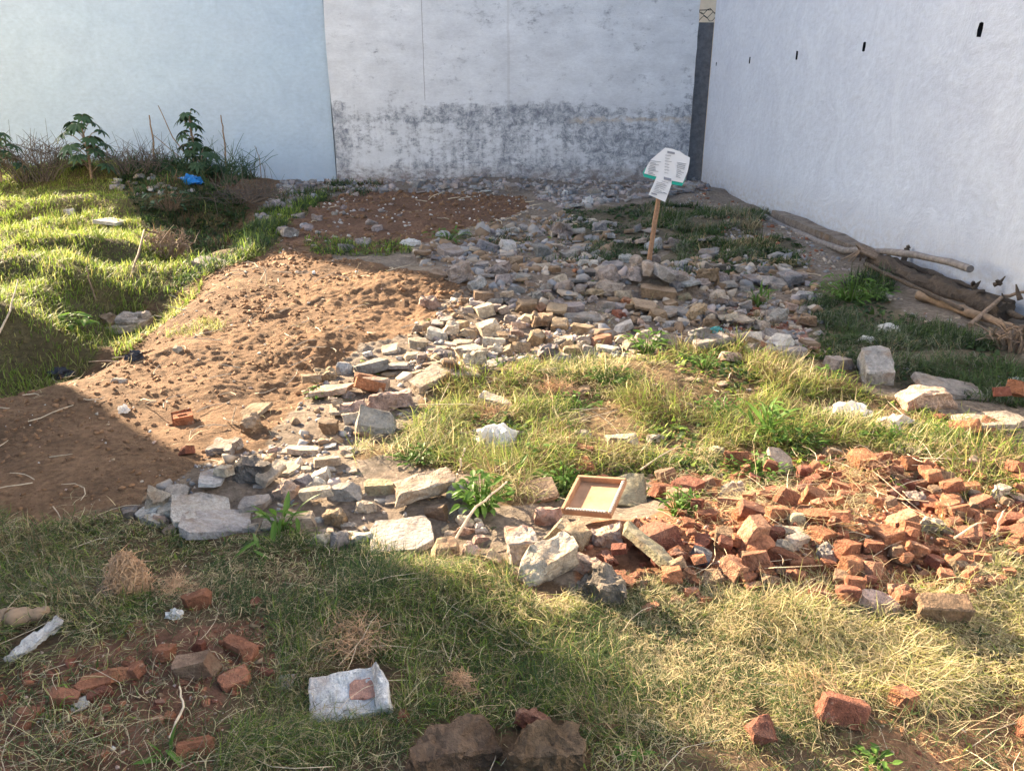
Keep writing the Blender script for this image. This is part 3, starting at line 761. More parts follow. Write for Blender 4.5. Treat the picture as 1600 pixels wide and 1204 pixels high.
for ln in DATA.strip().split('\n'):
    f = ln.split('|'); q = f[0].split(); kw = {}
    if len(f) > 4:
        for e in f[4].split(';'): k, v = e.split('='); kw[k] = v if k == 'mat' else float(v) if k != 'cuts' else int(v)
    piece(*[float(v) for v in q[:4]], q[4], q[5], f[1] if len(f) > 1 else '', f[2] if len(f) > 2 else '', **kw)
def beam(a, b, wm, t, kind, col, short, rest, ha=0, hb=0, roll=0, cuts=3):
    SEED[0] += 1; A = ground(*a); B = ground(*b); A.z += ha; B.z += hb; d = B-A; ln = d.length; rg, name, cat = KIND[kind][2:]
    bm = broken(ln, wm, t, SEED[0], cuts, rg*1.2, kind if kind != 'block' else 'slab', 14)
    o = bm_obj(name, bm, M['brick' if kind == 'brick' else 'stone'], None, A.lerp(B, .5)+Vector((0, 0, -.1*t)), 30); o.rotation_euler = (R(roll), -math.asin(d.z/ln), math.atan2(d.y, d.x)); o.color = (*C[col], 1)
    o['category'] = cat; PIECES.append([(a[0]+b[0])/2, (a[1]+b[1])/2, o, short, short+' '+rest, col, kind, abs(b[0]-a[0])])
beam((966, 850), (1052, 906), .075, .035, 'block', 'moss', 'long tilted plank slab', 'of concrete lying over red bricks', .075, .03, -14, 2)
beam((612, 788), (716, 762), .125, .07, 'block', 'beige', 'long concrete beam', 'lying across the sunlit rubble middle', .02, .03, 6, 2)
beam((466, 790), (526, 780), .05, .045, 'block', 'cream', 'pale squared beam end', 'lying in the left rubble front', .03, .03, 0, 2)
beam((640, 620), (702, 584), .16, .04, 'slab', 'beige', 'long pointed slab', 'flat along the grass edge', .02, .04, 4, 4)
beam((404, 766), (452, 738), .07, .03, 'slab', 'beige', 'long brown-edged slab', 'propped up left of the pink pyramid chunk', .02, .06, 12, 3)
# heap of stones round the foot of the signpost
for a in ((987, 440, 1055, 466, 'slab', 'brown', 'long bottom slab', 'of the stone heap holding the signpost', dict(t=.22, yaw=-8, tx=0, ty=4)),
          (973, 420, 1001, 450, 'lump', 'lilac', 'brown rounded stone', 'on the left of the signpost heap', dict(lift=.05, t=.9)),
          (1014, 420, 1053, 452, 'slab', 'grey', 'slanting slab', 'on the right of the signpost heap', dict(lift=.05, t=.4, ty=24, tx=8)),
          (998, 422, 1022, 445, 'block', 'beige', 'small squarish stone', 'propped in the signpost heap', dict(lift=.08, t=.8, tx=10)),
          (982, 415, 1004, 434, 'block', 'beige', 'grey capping stone', 'at the left top of the signpost heap', dict(lift=.12))):
    piece(*a[:8], **a[8])

# ---- further small pieces scattered through the rubble, each its own object, in a few honest groups
def occupied(px, py, k=.42):
    return any(abs(px-p[0]) < k*p[7] and abs(py-p[1]) < .35*p[7] for p in PIECES[:NH])
NH = len(PIECES); EXTRA = []
def scatter(poly, n, kinds, cols, s0, s1, label, cat_group, dens=None, lift=0):
    got = 0; tries = 0
    xs_ = [p[0] for p in poly]; ys_ = [p[1] for p in poly]; pts = []
    while got < n and tries < n*60:
        tries += 1; px = rnd.uniform(min(xs_), max(xs_)); py = rnd.uniform(min(ys_), max(ys_))
        if not (-5 < px < 1605 and py < 1200) or not bool(inpoly(np.array([px]), np.array([py]), poly)[0]): continue
        if occupied(px, py): continue
        if dens and rnd.random() > dens(px, py): continue
        g = flat(px, py); zc = depth(Vector((g[0], g[1], 0))); m = rnd.uniform(s0, s1)*(.7+.6*rnd.random()**2); wpx = m*FPX/zc
        if wpx < 4: continue
        k = rnd.choice(kinds); hpx = wpx*(rnd.uniform(.4, .8) if k != 'brick' else rnd.uniform(.65, .95))
        o = piece(px-wpx/2, py-hpx/2, px+wpx/2, py+hpx/2, k, rnd.choice(cols), lift=rnd.uniform(0, lift)); PIECES.pop()
        tag(o, label, None, cat_group); EXTRA.append(o); got += 1
mixc = ['grey', 'beige', 'grey', 'beige', 'lilac', 'brown', 'brown', 'pink', 'cream', 'tan', 'grey', 'lilac']
scatter([(480,600),(640,520),(745,455),(1000,460),(1260,470),(1270,548),(1000,545),(960,556),(840,558),(700,596),(620,650),(540,690)], 135, ['block', 'lump', 'slab', 'slab', 'lump'], mixc, .07, .18, 'small grey or buff rubble piece heaped along the sun and shade edge', 'rubble pieces of the middle heap', None, .06)
scatter([(640,400),(740,362),(960,345),(1180,400),(1260,440),(1000,460),(745,455)], 120, ['block', 'lump', 'slab', 'slab'], ['grey', 'lilac', 'slate', 'blue', 'grey', 'brown', 'beige', 'lilac'], .08, .25, 'small grey rubble piece in the shaded middle of the plot', 'rubble pieces in the shaded middle', None, .05)
scatter(Z['midgrass'], 42, ['block', 'slab', 'lump'], ['beige', 'cream', 'grey', 'pink', 'brown'], .04, .12, 'pale stone lying loose in the thin sunlit grass', 'loose stones in the sunlit grass')
scatter([(440,284),(1095,284),(1105,300),(1000,310),(890,330),(830,302),(560,297),(450,322)], 70, ['block', 'slab', 'slab'], ['slate', 'grey', 'lilac', 'blue'], .12, .3, 'flat grey rubble piece strewn along the foot of the back wall', 'rubble pieces along the back wall')
scatter([(190,800),(310,735),(440,690),(560,690),(560,752),(740,748),(760,850),(700,880),(560,860),(480,832),(270,832)], 45, ['block', 'lump', 'slab'], ['cream', 'pink', 'beige', 'white', 'grey'], .04, .1, 'small buff or pink crumb of plaster between the large left slabs', 'plaster crumbs between the left slabs')
scatter([(1000,745),(1240,722),(1640,725),(1600,900),(1500,950),(1330,950),(1060,935),(900,940),(950,860),(1060,800)], 175, ['brick', 'brick', 'brick', 'lump'], ['brick', 'orange', 'red', 'brick', 'orange', 'brown', 'orange'], .045, .10, 'small broken brick bit buried in the sunlit brick pile', 'brick bits of the sunlit pile', None, .05)
scatter([(430,325),(560,297),(640,330),(560,400),(430,380)], 26, ['block', 'lump'], ['grey', 'lilac', 'blue'], .08, .2, 'small grey rubble piece left of the dark back dirt', 'rubble pieces left of the back dirt')
scatter([(150,288),(235,268),(300,300),(190,312)], 22, ['lump', 'block'], ['lilac', 'grey', 'blue'], .1, .22, 'pale grey rubble piece on the bank before the blue wall', 'rubble pieces on the left bank')
scatter([(0,1060),(160,1045),(300,990),(420,985),(420,1060),(300,1100),(220,1190),(0,1200)], 26, ['brick', 'brick', 'lump'], ['brick', 'red', 'brick'], .03, .07, 'small red brick crumb in the shaded red dust at lower left', 'brick crumbs at lower left')
scatter([(1120,555),(1110,500),(1180,470),(1250,500),(1280,560)], 20, ['lump', 'brick'], ['red', 'pink', 'brick', 'white'], .04, .09, 'small brick or plaster crumb in the reddish rubble patch right of the heap', 'crumbs in the reddish rubble patch')

# ---- labels: prominent pieces carry their own; the rest are named by the prominent pieces next to them
SIZE = lambda w_: 'tiny' if w_ < 22 else 'small' if w_ < 36 else 'medium'
KW = dict(slab='flat slab', block='stone', lump='rough lump', brick='brick bit', tile='tile piece', mass='masonry piece')
CW = dict(dkb='dark', lilac2='pale', earth='brown', cream='cream', white='white', blue='bluish white', grey='grey', dark='blackish', slate='dark grey', tan='tan', brown='brown', pink='pinkish', brick='brick red', red='dark red', orange='orange', beige='beige', moss='mossy', lilac='greyish')
used = set(); anchors = [p for p in PIECES if p[3]]
for p in anchors:
    assert p[4] not in used, p[4]
    used.add(p[4]); tag(p[2], p[4])
for p in PIECES:
    if p[3]: continue
    done = False
    for a in sorted(anchors, key=lambda a: (a[0]-p[0])**2+4*(a[1]-p[1])**2)[:6]:
        dx = p[0]-a[0]; dy = (p[1]-a[1])*1.6
        rel = ('right of' if dx > 0 else 'left of') if abs(dx) > abs(dy) else ('in front of' if dy > 0 else 'behind')
        base = CW[p[5]]+' '+('brick bit' if p[6] == 'brick' and p[5] not in ('brick',) else 'fired bit' if p[6] == 'brick' else KW[p[6]])
        lab = SIZE(p[7])+' '+base.replace('brick red fired bit', 'red brick bit')+' '+rel+' the '+a[3]
        if lab not in used: used.add(lab); tag(p[2], lab); done = True; break
    if not done: print('DUP', p[5], p[0], p[1])

# ---- uncountable crumbs: one stuff mesh of small chips
def chip_mesh(name, poly_list, seed):
    rg = np.random.default_rng(seed); tmpl = []
    for k in range(10):
        bm = bmesh.new(); r = random.Random(k+seed)
        for i in range(11): 
            v = Vector((r.gauss(0, 1), r.gauss(0, 1), r.gauss(0, 1))).normalized(); bm.verts.new((v.x*r.uniform(.7, 1.2), v.y*r.uniform(.5, 1), v.z*r.uniform(.4, .8)))
        bmesh.ops.convex_hull(bm, input=bm.verts); bmesh.ops.delete(bm, geom=[v for v in bm.verts if not v.link_faces], context='VERTS')
        bmesh.ops.triangulate(bm, faces=bm.faces); bm.verts.index_update()
        tmpl.append((np.array([v.co for v in bm.verts]), np.array([[v.index for v in f.verts] for f in bm.faces]))); bm.free()
    Vs, Fs, Cs, off = [], [], [], 0
    for poly, n, s0, s1, cols in poly_list:
        P_ = np.array(poly, float); x0, y0 = P_.min(0); x1, y1 = P_.max(0)
        # sample on the ground, so the spread follows the plot and not the picture
        cor = np.array([flat(a, max(b, 200)) for a, b in poly]); wx0, wy0 = cor.min(0); wx1, wy1 = cor.max(0)
        X = rg.uniform(wx0, wx1, n*25); Y = wy0+(wy1-wy0)*rg.uniform(0, 1, n*25)**1.3
        a, b, _ = proj(X, Y, np.zeros_like(X)); ok = inpoly(a, b, poly) & (vn(X/.35, Y/.35, seed) > rg.uniform(.1, .75, len(X))); X = X[ok][:n]; Y = Y[ok][:n]
        Zv = height(X, Y, True); dist = np.hypot(X, Y)
        for i in range(len(X)):
            tv, tf = tmpl[rg.integers(10)]; s = s0+(s1-s0)*rg.random()**2.5; s *= max(.7, min(2.2, dist[i]/4))
            e = Euler((rg.uniform(-.6, .6), rg.uniform(-.6, .6), rg.uniform(0, 6.3))).to_matrix(); v = tv@np.array(e).T*s+np.array([X[i], Y[i], Zv[i]+.1*s])
            c = np.array(C[cols[rg.integers(len(cols))]])*rg.uniform(.75, 1.15)
            Vs.append(v); Fs.append(tf+off); Cs.append(np.tile(c, (len(v), 1))); off += len(v)
    return np_mesh(name, np.concatenate(Vs), np.concatenate(Fs), M['chips'], np.concatenate(Cs))
tag(chip_mesh('rubble_crumbs', [
    (Z['rubble'], 900, .018, .06, ['grey', 'lilac', 'brown', 'brown', 'slate', 'beige']), (Z['backrubble'], 600, .02, .05, ['slate', 'grey', 'lilac']), (Z['rubble'], 3000, .008, .03, ['grey', 'brown', 'lilac', 'brown', 'beige', 'slate']), (Z['backrubble'], 700, .012, .03, ['slate', 'grey', 'lilac']), (Z['dirt'], 260, .004, .016, ['beige', 'pink', 'white', 'tan']),
    (Z['backdirt'], 250, .008, .02, ['grey', 'brown', 'white']), ([(1100,300),(1200,335),(1420,480),(1600,540),(1600,600),(1420,500),(1260,420),(1030,330)], 700, .006, .02, ['grey', 'beige', 'slate', 'lilac', 'brick']),
    (Z['gd'], 80, .006, .02, ['grey'])], 5), 'fine grey and buff rubble crumbs strewn over the plot', 'rubble', None, 'stuff')
tag(chip_mesh('brick_crumbs', [(Z['brickpile'], 900, .015, .04, ['brick', 'orange', 'red', 'brick']), (Z['brickpile'], 2600, .006, .022, ['brick', 'orange', 'red', 'pink']), (Z['reddirt'], 200, .015, .035, ['brick', 'red', 'brown']), (Z['reddirt'], 700, .004, .014, ['brick', 'red', 'brick', 'pink']), (Z['rightdirt'], 260, .004, .013, ['brick', 'orange', 'tan']),
    (Z['frontgrass'], 250, .004, .014, ['brick', 'red', 'pink', 'white']), (Z['brickdust'], 500, .006, .018, ['red', 'brick', 'pink'])], 9), 'fine red brick crumbs among the bricks and in the red dust', 'rubble', None, 'stuff')
tag(chip_mesh('soil_clods', [(Z['dirt'], 2600, .004, .022, ['soil', 'soil2']), (Z['backdirt'], 500, .012, .03, ['soil2']), (Z['rightdirt'], 200, .006, .022, ['soil']), (Z['reddirt'], 300, .006, .02, ['soil3'])], 13) if C.update(soil=(.27,.15,.08), soil2=(.2,.115,.065), soil3=(.26,.115,.07)) is None else None,
    'loose brown soil clods over the dug dirt', 'soil', None, 'stuff')
# ------------------------------------------------------------------ grass, one mesh of blades per kind of sward
GC = dict(green=(.072,.118,.036), lush=(.20,.28,.045), dgreen=(.05,.085,.035), straw=(.60,.51,.30), dry=(.36,.29,.16), brown=(.17,.105,.06), yel=(.36,.36,.12), red=(.24,.12,.07), grey=(.20,.21,.14))
def in_world(poly, n, rg, power=1.0):
    cor = np.array([flat(a, max(b, 190)) for a, b in poly]); (x0, y0), (x1, y1) = cor.min(0), cor.max(0)
    x0 = max(x0, -13); x1 = min(x1, 3.83); y0 = max(y0, .95)
    X = rg.uniform(x0, x1, n); Y = y0+(y1-y0)*rg.uniform(0, 1, n)**power
    wx = X+.13*fbm(X*2.5, Y*2.5, 15, 2)*2; wy = Y+.2*fbm(X*2.2+4, Y*2.2, 25, 2)*2
    a, b, _ = proj(wx, wy, np.zeros_like(X)); ok = inpoly(a, b, poly); return X[ok], Y[ok]
KEEP = [(560, 1075, 72, 40), (712, 1180, 76, 46), (848, 1180, 66, 50), (58, 1005, 50, 22), (316, 1045, 30, 22), (203, 905, 30, 30), (1312, 1125, 42, 20), (1186, 1140, 24, 26), (1400, 1105, 24, 20), (330, 800, 75, 44), (628, 826, 62, 32), (931, 800, 52, 34)]
MOUND = [(190,288),(310,283),(385,330),(335,378),(240,366),(200,335)]
def blades(name, specs, seed, label, cat='grass', mat='grass'):
    rg = np.random.default_rng(seed); VV, QQ, CC = [], [], []; off = 0
    for poly, n, ln, wd, lean, cols, thr in specs:
        X, Y = in_world(poly, n, rg)
        if not poly is Z['reddirt']:
            qa, qb, _ = proj(X, Y, np.zeros_like(X)); ex = np.zeros(len(X), bool)
            for e0, e1, e2, e3 in KEEP: ex |= ((qa-e0)/e2)**2+((qb-e1)/e3)**2 < 1
            if name == 'green_grass': ex |= inpoly(qa, qb, MOUND) & (rg.random(len(X)) < .93)
            X, Y, qa, qb = X[~ex], Y[~ex], qa[~ex], qb[~ex]; keep = ~((inpoly(qa, qb, Z['reddirt']) | inpoly(qa, qb, Z['rightdirt'])) & (rg.random(len(X)) < .62)); X, Y = X[keep], Y[keep]
        cl = fbm(X/.28, Y/.28, seed+3, 3)+.35*fbm(X/.9, Y/.9, seed+9, 2)
        k = cl > thr+rg.normal(0, .07, len(X)); X, Y, cl = X[k], Y[k], cl[k]; m = len(X)
        if m == 0: continue
        patch = fbm(X/.45+31, Y/.45, seed+5, 3)+rg.normal(0, .14, m)       # green and dry patches
        ci = np.clip(((patch+.42)/.84*len(cols)).astype(int), 0, len(cols)-1)
        base = np.array([GC[c] for c in cols])[ci]*rg.uniform(.6, 1.35, (m, 1))*rg.uniform(.92, 1.08, (m, 3))
        dist = np.hypot(X, Y); wide = wd*np.clip(dist/3.0, .6, 3.0)*rg.uniform(.6, 1.3, m)
        l = rg.uniform(ln[0], ln[1], m)*np.clip(.75+2.2*cl, .4, 2.0)
        phi = fbm(X/.4, Y/.4, seed+7, 2)*9+rg.normal(0, 1.3, m); th = np.clip(rg.normal(R(lean[0]), R(lean[1]), m), 0, R(104)); cur = rg.normal(.38, .3, m)
        tuft = np.clip(fbm(X/.19, Y/.19, seed+13, 2)+.05, 0, 1)*.09*np.clip(ln[1]/.15, .5, 1.3); p = np.stack([X, Y, height(X, Y)+tuft*rg.uniform(0, 1, m)+rg.uniform(-.01, .012, m)+np.where(th > 1.2, rg.uniform(0, .05, m)*np.clip(l/.12, .4, 1.2), 0)], 1); S = 4
        tw = rg.normal(0, .35, m)
        for s in range(S+1):
            sx_ = -np.sin(phi); sy_ = np.cos(phi); wv = wide*(1-.85*(s/S)**1.6)*.5
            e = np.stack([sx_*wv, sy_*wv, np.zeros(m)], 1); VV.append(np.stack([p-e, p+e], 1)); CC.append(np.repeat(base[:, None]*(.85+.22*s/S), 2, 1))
            t2 = np.minimum(th, 1.78); p = p+np.stack([np.sin(t2)*np.cos(phi), np.sin(t2)*np.sin(phi), np.cos(t2)], 1)*(l/S)[:, None]
            th = th+cur*.8; phi = phi+tw
        for s in range(S):
            a = off+s*2*m+2*np.arange(m); b2 = a+2*m; QQ.append(np.stack([a, a+1, b2+1, b2], 1))
        off += 2*m*(S+1)
    V = np.concatenate([v.reshape(-1, 3) for v in VV]); Cc = np.concatenate([c.reshape(-1, 3) for c in CC])
    print(name, len(V)//10)
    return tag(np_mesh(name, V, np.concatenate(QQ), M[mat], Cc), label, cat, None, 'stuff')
G = 1.0
fg = Z['frontgrass']
blades('grass', [
  (fg, 26000, (.03, .08), .0034, (80, 10), ['dry', 'brown', 'straw', 'green', 'brown', 'grey'], -1),
  ([(940,930),(1180,925),(1330,1060),(1345,1204),(1000,1204),(960,1080)], 30000, (.045, .125), .003, (60, 24), ['straw', 'green', 'dry', 'straw', 'green'], -1),
  (fg, 95000, (.04, .12), .0032, (66, 22), ['straw', 'dry', 'green', 'straw', 'green', 'yel', 'straw'], -.32),
  ([(-200,800),(200,800),(480,842),(760,890),(900,960),(1060,1010),(1250,1120),(1330,1204),(300,1204),(420,1040),(300,960),(-100,1080)], 90000, (.045, .13), .0032, (56, 26), ['green', 'dgreen', 'green', 'lush', 'dry', 'green', 'brown'], -.14),
  ([(760,930),(1060,960),(1330,970),(1600,910),(1700,1110),(1340,1120),(1060,1010)], 46000, (.04, .115), .0032, (66, 22), ['straw', 'straw', 'yel', 'straw', 'straw', 'dry', 'lush'], -.3),
  ([(-200,900),(420,900),(700,1204),(-200,1204)], 8000, (.05, .14), .0022, (60, 25), ['dry', 'green', 'grey', 'straw'], -.02)], 21,
  'tangled dry and green grass over the front of the plot')
blades('dry_grass', [
  (Z['midgrass'], 66000, (.045, .145), .0032, (55, 24), ['straw', 'yel', 'brown', 'lush', 'yel', 'green', 'straw'], .08),
  (Z['midgrass'], 9000, (.03, .08), .003, (80, 10), ['straw', 'dry', 'brown', 'straw'], -1),
  ([(1000,735),(1240,715),(1600,720),(1600,900),(1330,950),(1060,930)], 9000, (.05, .13), .0022, (76, 14), ['straw', 'straw', 'dry', 'straw', 'yel'], .10),
  ([(1060,880),(1340,940),(1600,890),(1600,975),(1060,985)], 3500, (.04, .12), .0026, (60, 22), ['straw', 'straw', 'yel', 'dry'], -.1),
  (Z['rubble'], 5000, (.05, .12), .0026, (60, 22), ['yel', 'dry', 'green', 'straw'], .2),
  (Z['dirt'], 4000, (.04, .10), .0026, (72, 16), ['dry', 'straw', 'brown'], .2)], 31,
  'sunlit straw coloured grass between the rubble and the bricks')
blades('green_grass', [
  (Z['lush'], 230000, (.04, .13), .003, (28, 16), ['lush', 'lush', 'yel', 'lush', 'lush', 'yel'], -.6),
  (Z['strip'], 16000, (.06, .17), .004, (35, 18), ['green', 'lush', 'dgreen', 'green'], -.15),
  ([(160,485),(230,440),(330,420),(430,385),(450,395),(340,420),(250,480),(190,500)], 6000, (.05, .14), .004, (35, 18), ['lush', 'yel', 'lush'], -.1),
  ([(240,490),(310,490),(350,512),(270,520)], 900, (.04, .09), .003, (45, 18), ['lush', 'yel'], -.2),
  ([(480,375),(640,382),(640,400),(480,396)], 1800, (.05, .12), .004, (40, 18), ['green', 'lush', 'dgreen'], -.2)], 41,
  'lush bright green grass in the sunken left strip')
blades('shaded_grass', [
  (Z['ga'], 20000, (.05, .14), .0042, (42, 20), ['dgreen', 'green', 'green', 'grey', 'dry'], -.04), (Z['gb'], 12000, (.04, .11), .0042, (55, 20), ['green', 'dgreen', 'grey', 'green'], .08),
  (Z['gc'], 14000, (.05, .13), .004, (52, 22), ['green', 'grey', 'green', 'dry'], .02), (Z['gd'], 34000, (.05, .14), .0034, (54, 24), ['green', 'green', 'dgreen', 'grey', 'green', 'dry'], -.05),
  ([(400,310),(520,285),(600,288),(560,310),(470,330)], 7000, (.06, .15), .0045, (45, 20), ['dgreen', 'green', 'brown'], .0),
  ([(700,385),(900,340),(1000,370),(960,420),(820,400)], 5000, (.05, .11), .004, (50, 20), ['green', 'dgreen'], .12),
  ([(-200,255),(400,255),(430,285),(300,300),(150,295),(-200,300)], 26000, (.10, .36), .0055, (26, 16), ['dgreen', 'dgreen', 'dgreen', 'green', 'brown'], -.1),
  (MOUND, 30000, (.06, .17), .0042, (36, 20), ['dgreen', 'dgreen', 'green', 'dgreen', 'brown'], -.3),
  ([(1030,520),(1300,540),(1300,500),(1200,470)], 1500, (.04, .1), .003, (50, 20), ['green', 'dgreen'], .15)], 51,
  'dull green grass patches in the shade of the walls')

blades('ground_weeds', [
  (Z['midgrass'], 10000, (.02, .055), .018, (52, 20), ['lush', 'green', 'lush'], .04), (fg, 5200, (.018, .045), .013, (55, 20), ['green', 'lush', 'green', 'dgreen'], .06),
  (Z['gd'], 5000, (.02, .05), .016, (55, 20), ['green', 'dgreen', 'green'], .0), (Z['gc'], 3000, (.03, .06), .018, (55, 20), ['green', 'dgreen', 'green'], .02), (Z['gb'], 1500, (.03, .06), .018, (55, 20), ['green', 'dgreen'], .06), (MOUND, 4000, (.04, .09), .03, (50, 20), ['dgreen', 'green'], -.1),
  ([(860,720),(1000,700),(1240,720),(1180,780),(1000,800),(880,790)], 3500, (.018, .04), .014, (50, 22), ['lush', 'green', 'lush'], -.02), (Z['rubble'], 2500, (.018, .04), .014, (52, 20), ['green', 'lush'], .2)], 61,
  'small broad leaves of creeping weeds among the grass', 'weeds')
# flat dead stalks and litter over the dirt and bricks
def stalks(name, specs, seed, label):
    rg = np.random.default_rng(seed); bm = bmesh.new()
    for poly, n, l0, l1, rad in specs:
        X, Y = in_world(poly, n*30, rg); X = X[:n]; Y = Y[:n]
        for x, y in zip(X, Y):
            l = rg.uniform(l0, l1); a = rg.uniform(0, 6.3); bnd = rg.normal(0, .5); el = abs(rg.normal(.1, .25)); p = Vector((x, y, hz(x, y)+.012)); pts = [p.copy()]
            for k in range(4):
                p = p+Vector((math.cos(a)*math.cos(el), math.sin(a)*math.cos(el), math.sin(el)))*l/4; a += bnd*.5+rg.normal(0, .15); el = el*.6+rg.normal(0, .1); pts.append(p.copy())
            d = max(.7, math.hypot(x, y)/3); tube(bm, pts, [rad*d*f for f in (1, .95, .85, .7, .5)], 4, False)
    return tag(bm_obj(name, bm, M['paletwig']), label, 'straw', None, 'stuff')
stalks('dry_stalks', [(Z['dirt'], 90, .08, .25, .0022), (fg, 130, .10, .3, .0016), (Z['brickpile'], 90, .1, .28, .0017), (Z['midgrass'], 60, .12, .3, .0019), (Z['rubble'], 40, .1, .25, .002), (Z['backdirt'], 12, .12, .3, .002)], 3,
       'pale dry stalks littering the dirt, bricks and grass')

# ------------------------------------------------------------------ plants
def leaf_faces(bm, base, dirv, nrm, l, wd, fold=.2, bend=.3, n=5):
    dirv = dirv.normalized(); side = dirv.cross(nrm).normalized(); up = side.cross(dirv).normalized()
    L0, R0, C0 = [], [], []
    for i in range(n+1):
        f = i/n; c = base+dirv*(l*f)-up*(bend*l*f*f); wv = wd*.5*math.sin(math.pi*min(1, .06+f*.94))**.8*(1.15-.4*f)
        C0.append(bm.verts.new(c)); L0.append(bm.verts.new(c+side*wv+up*fold*wv)); R0.append(bm.verts.new(c-side*wv+up*fold*wv))
    for i in range(n): bm.faces.new((C0[i], C0[i+1], L0[i+1], L0[i])); bm.faces.new((R0[i], R0[i+1], C0[i+1], C0[i]))
def weed(px, py, wpx, hpx, n, ll, label, lw=.5, mat='leaf', upright=.5, seed=0):
    g = ground(px, py); zc = depth(g); rad = wpx/2*zc/FPX; hh = hpx*zc/FPX; r = random.Random(seed or int(px*7+py)); root = empty('weed', g)
    tag(root, label, 'weed'); bs = bmesh.new(); bf = bmesh.new()
    for k in range(n):
        a = r.uniform(0, 6.283); q = r.random()**.6*rad; tip = Vector((math.cos(a)*q, math.sin(a)*q*.8, hh*r.uniform(.25, 1)*(1-.35*q/rad)))
        b0 = Vector((tip.x*.25, tip.y*.25, 0)); tube(bs, [b0, b0.lerp(tip, .5)+Vector((0, 0, hh*.08)), tip], [.0022, .0018, .001], 4, False)
        l = ll*r.uniform(.6, 1.2); dv = Vector((math.cos(a+r.gauss(0, .6)), math.sin(a+r.gauss(0, .6)), upright*r.uniform(-.5, 1.4)))
        leaf_faces(bf, tip-dv.normalized()*l*.2, dv, Vector((r.gauss(0, .3), r.gauss(0, .3), 1)), l, l*lw, .25, r.uniform(.1, .6))
    bm_obj('stem', bs, M['twig'] if mat == 'castor' else M['leaf'], root); bm_obj('leaves', bf, M[mat], root); return root
weed(752, 800, 95, 78, 90, .045, 'dense broad-leaved green weed between the big flat slab and the tall mortar mass')
weed(800, 745, 40, 40, 22, .05, 'small narrow-leaved green weed above the picture frame weeds', .3, upright=1.2)
weed(880, 760, 110, 40, 70, .03, 'spreading low green weed right behind the picture frame')
weed(1200, 690, 60, 72, 34, .10, 'tall strap-leaved bright green weed in the sunlit grass', .22, upright=1.5)
weed(1130, 650, 90, 36, 60, .035, 'bright leafy weed left of the tall strap-leaved weed')
weed(900, 640, 80, 32, 50, .032, 'bright low weed right of the flat greenish stone')
weed(860, 720, 90, 34, 60, .032, 'bright weed clump in front of the flat greenish stone')
weed(1100, 575, 80, 34, 50, .035, 'yellow green weed in front of the long pink stone')
weed(1390, 690, 90, 34, 50, .032, 'weed clump under the muddy plastic bundle')
weed(950, 600, 80, 34, 50, .03, 'weed on the sunlit grass crest behind the flat beige block')
weed(1240, 690, 120, 40, 70, .035, 'low broad-leaved weeds around the tall strap-leaved weed')
weed(1010, 552, 70, 44, 55, .05, 'yellow green weed at the shade edge in front of the white shaded chunk')
weed(660, 720, 110, 26, 70, .03, 'low bright green weed in the grass left of the white plastic bag')
weed(1190, 745, 130, 34, 85, .03, 'leafy creeping weed at the top of the brick pile')
weed(500, 622, 46, 22, 22, .035, 'small leafy weed at the left tip of the pinkish rubble slab')
weed(440, 832, 62, 54, 20, .105, 'strap-leaved green plant in front of the left rubble slabs', .2, upright=1.6)
weed(404, 872, 30, 40, 5, .12, 'few long pale green leaves drooping into the front grass at left', .16, upright=.4)
weed(1060, 805, 70, 50, 60, .028, 'feathery green weed between the plank slab and the brick pile', .4)
weed(1290, 600, 60, 34, 40, .035, 'green weed at the foot of the low greyish brown stone')
weed(1330, 470, 130, 46, 120, .06, 'dark leafy weed patch in the shade right of the pale oval stone', .35)
weed(1480, 690, 70, 30, 40, .03, 'pale green weed below the orange brick pair')
weed(260, 1190, 40, 40, 7, .06, 'young pale green shoot at the lower left edge', .25, upright=1.3)
weed(985, 1185, 44, 24, 12, .03, 'low green weed at the bottom edge right of the notched block', .4)
weed(1370, 1190, 60, 26, 18, .028, 'low broad-leaved weed near the lower right dust', .55)
weed(110, 515, 70, 30, 30, .11, 'silvery green weed at the left dirt edge', .4)
weed(265, 330, 80, 40, 120, .09, 'dark shrubby weed on the mound before the blue wall', .45, 'castor')
weed(700, 375, 90, 22, 50, .06, 'dull green weed in the shaded middle dirt', .4)
weed(1185, 480, 40, 36, 26, .13, 'upright green grass tuft in the shaded right rubble', .12, upright=2)

def castor(px, py, h_px, nl, ls, label, lean=(0, 0), seed=1, spread=.45):
    g = ground(px, py); zc = depth(g); hh = h_px*zc/FPX; r = random.Random(seed); root = tag(empty('castor_plant', g), label, 'plant'); bs = bmesh.new(); bf = bmesh.new()
    top = Vector((lean[0], lean[1], hh*.86)); tube(bs, [(0, 0, -.05), top*.5+Vector((.03, 0, 0)), top], [.022, .016, .009], 6)
    for k in range(nl):
        f = .08+.92*(k+.5)/nl; c0 = top*f; a = k*2.4+r.uniform(-.4, .4); q = spread*(1.15-.55*f)*r.uniform(.7, 1.2); c = c0+Vector((math.cos(a)*q, math.sin(a)*q, .10+.12*r.random()))
        tube(bs, [c0, c0.lerp(c, .5)+Vector((0, 0, .05)), c], [.008, .006, .004], 4, False)
        s = ls*r.uniform(.75, 1.15); tilt = Vector((math.cos(a)*.8, math.sin(a)*.8, .8)).normalized()
        out = Vector((math.cos(a), math.sin(a), -.55)).normalized(); sd_ = tilt.cross(out).normalized()
        for j in range(-3, 4):
            an = j*.62; dv = out*math.cos(an)+sd_*math.sin(an); leaf_faces(bf, c, dv, tilt, s*(1-.09*abs(j)), s*.30, .15, .35, 5)
    bm_obj('stem', bs, M['twig'], root); bm_obj('leaves', bf, M['castor'], root)
castor(143, 280, 90, 20, .22, 'castor plant with broad lobed leaves, the wide one at left by the blue wall', seed=3, spread=.30)
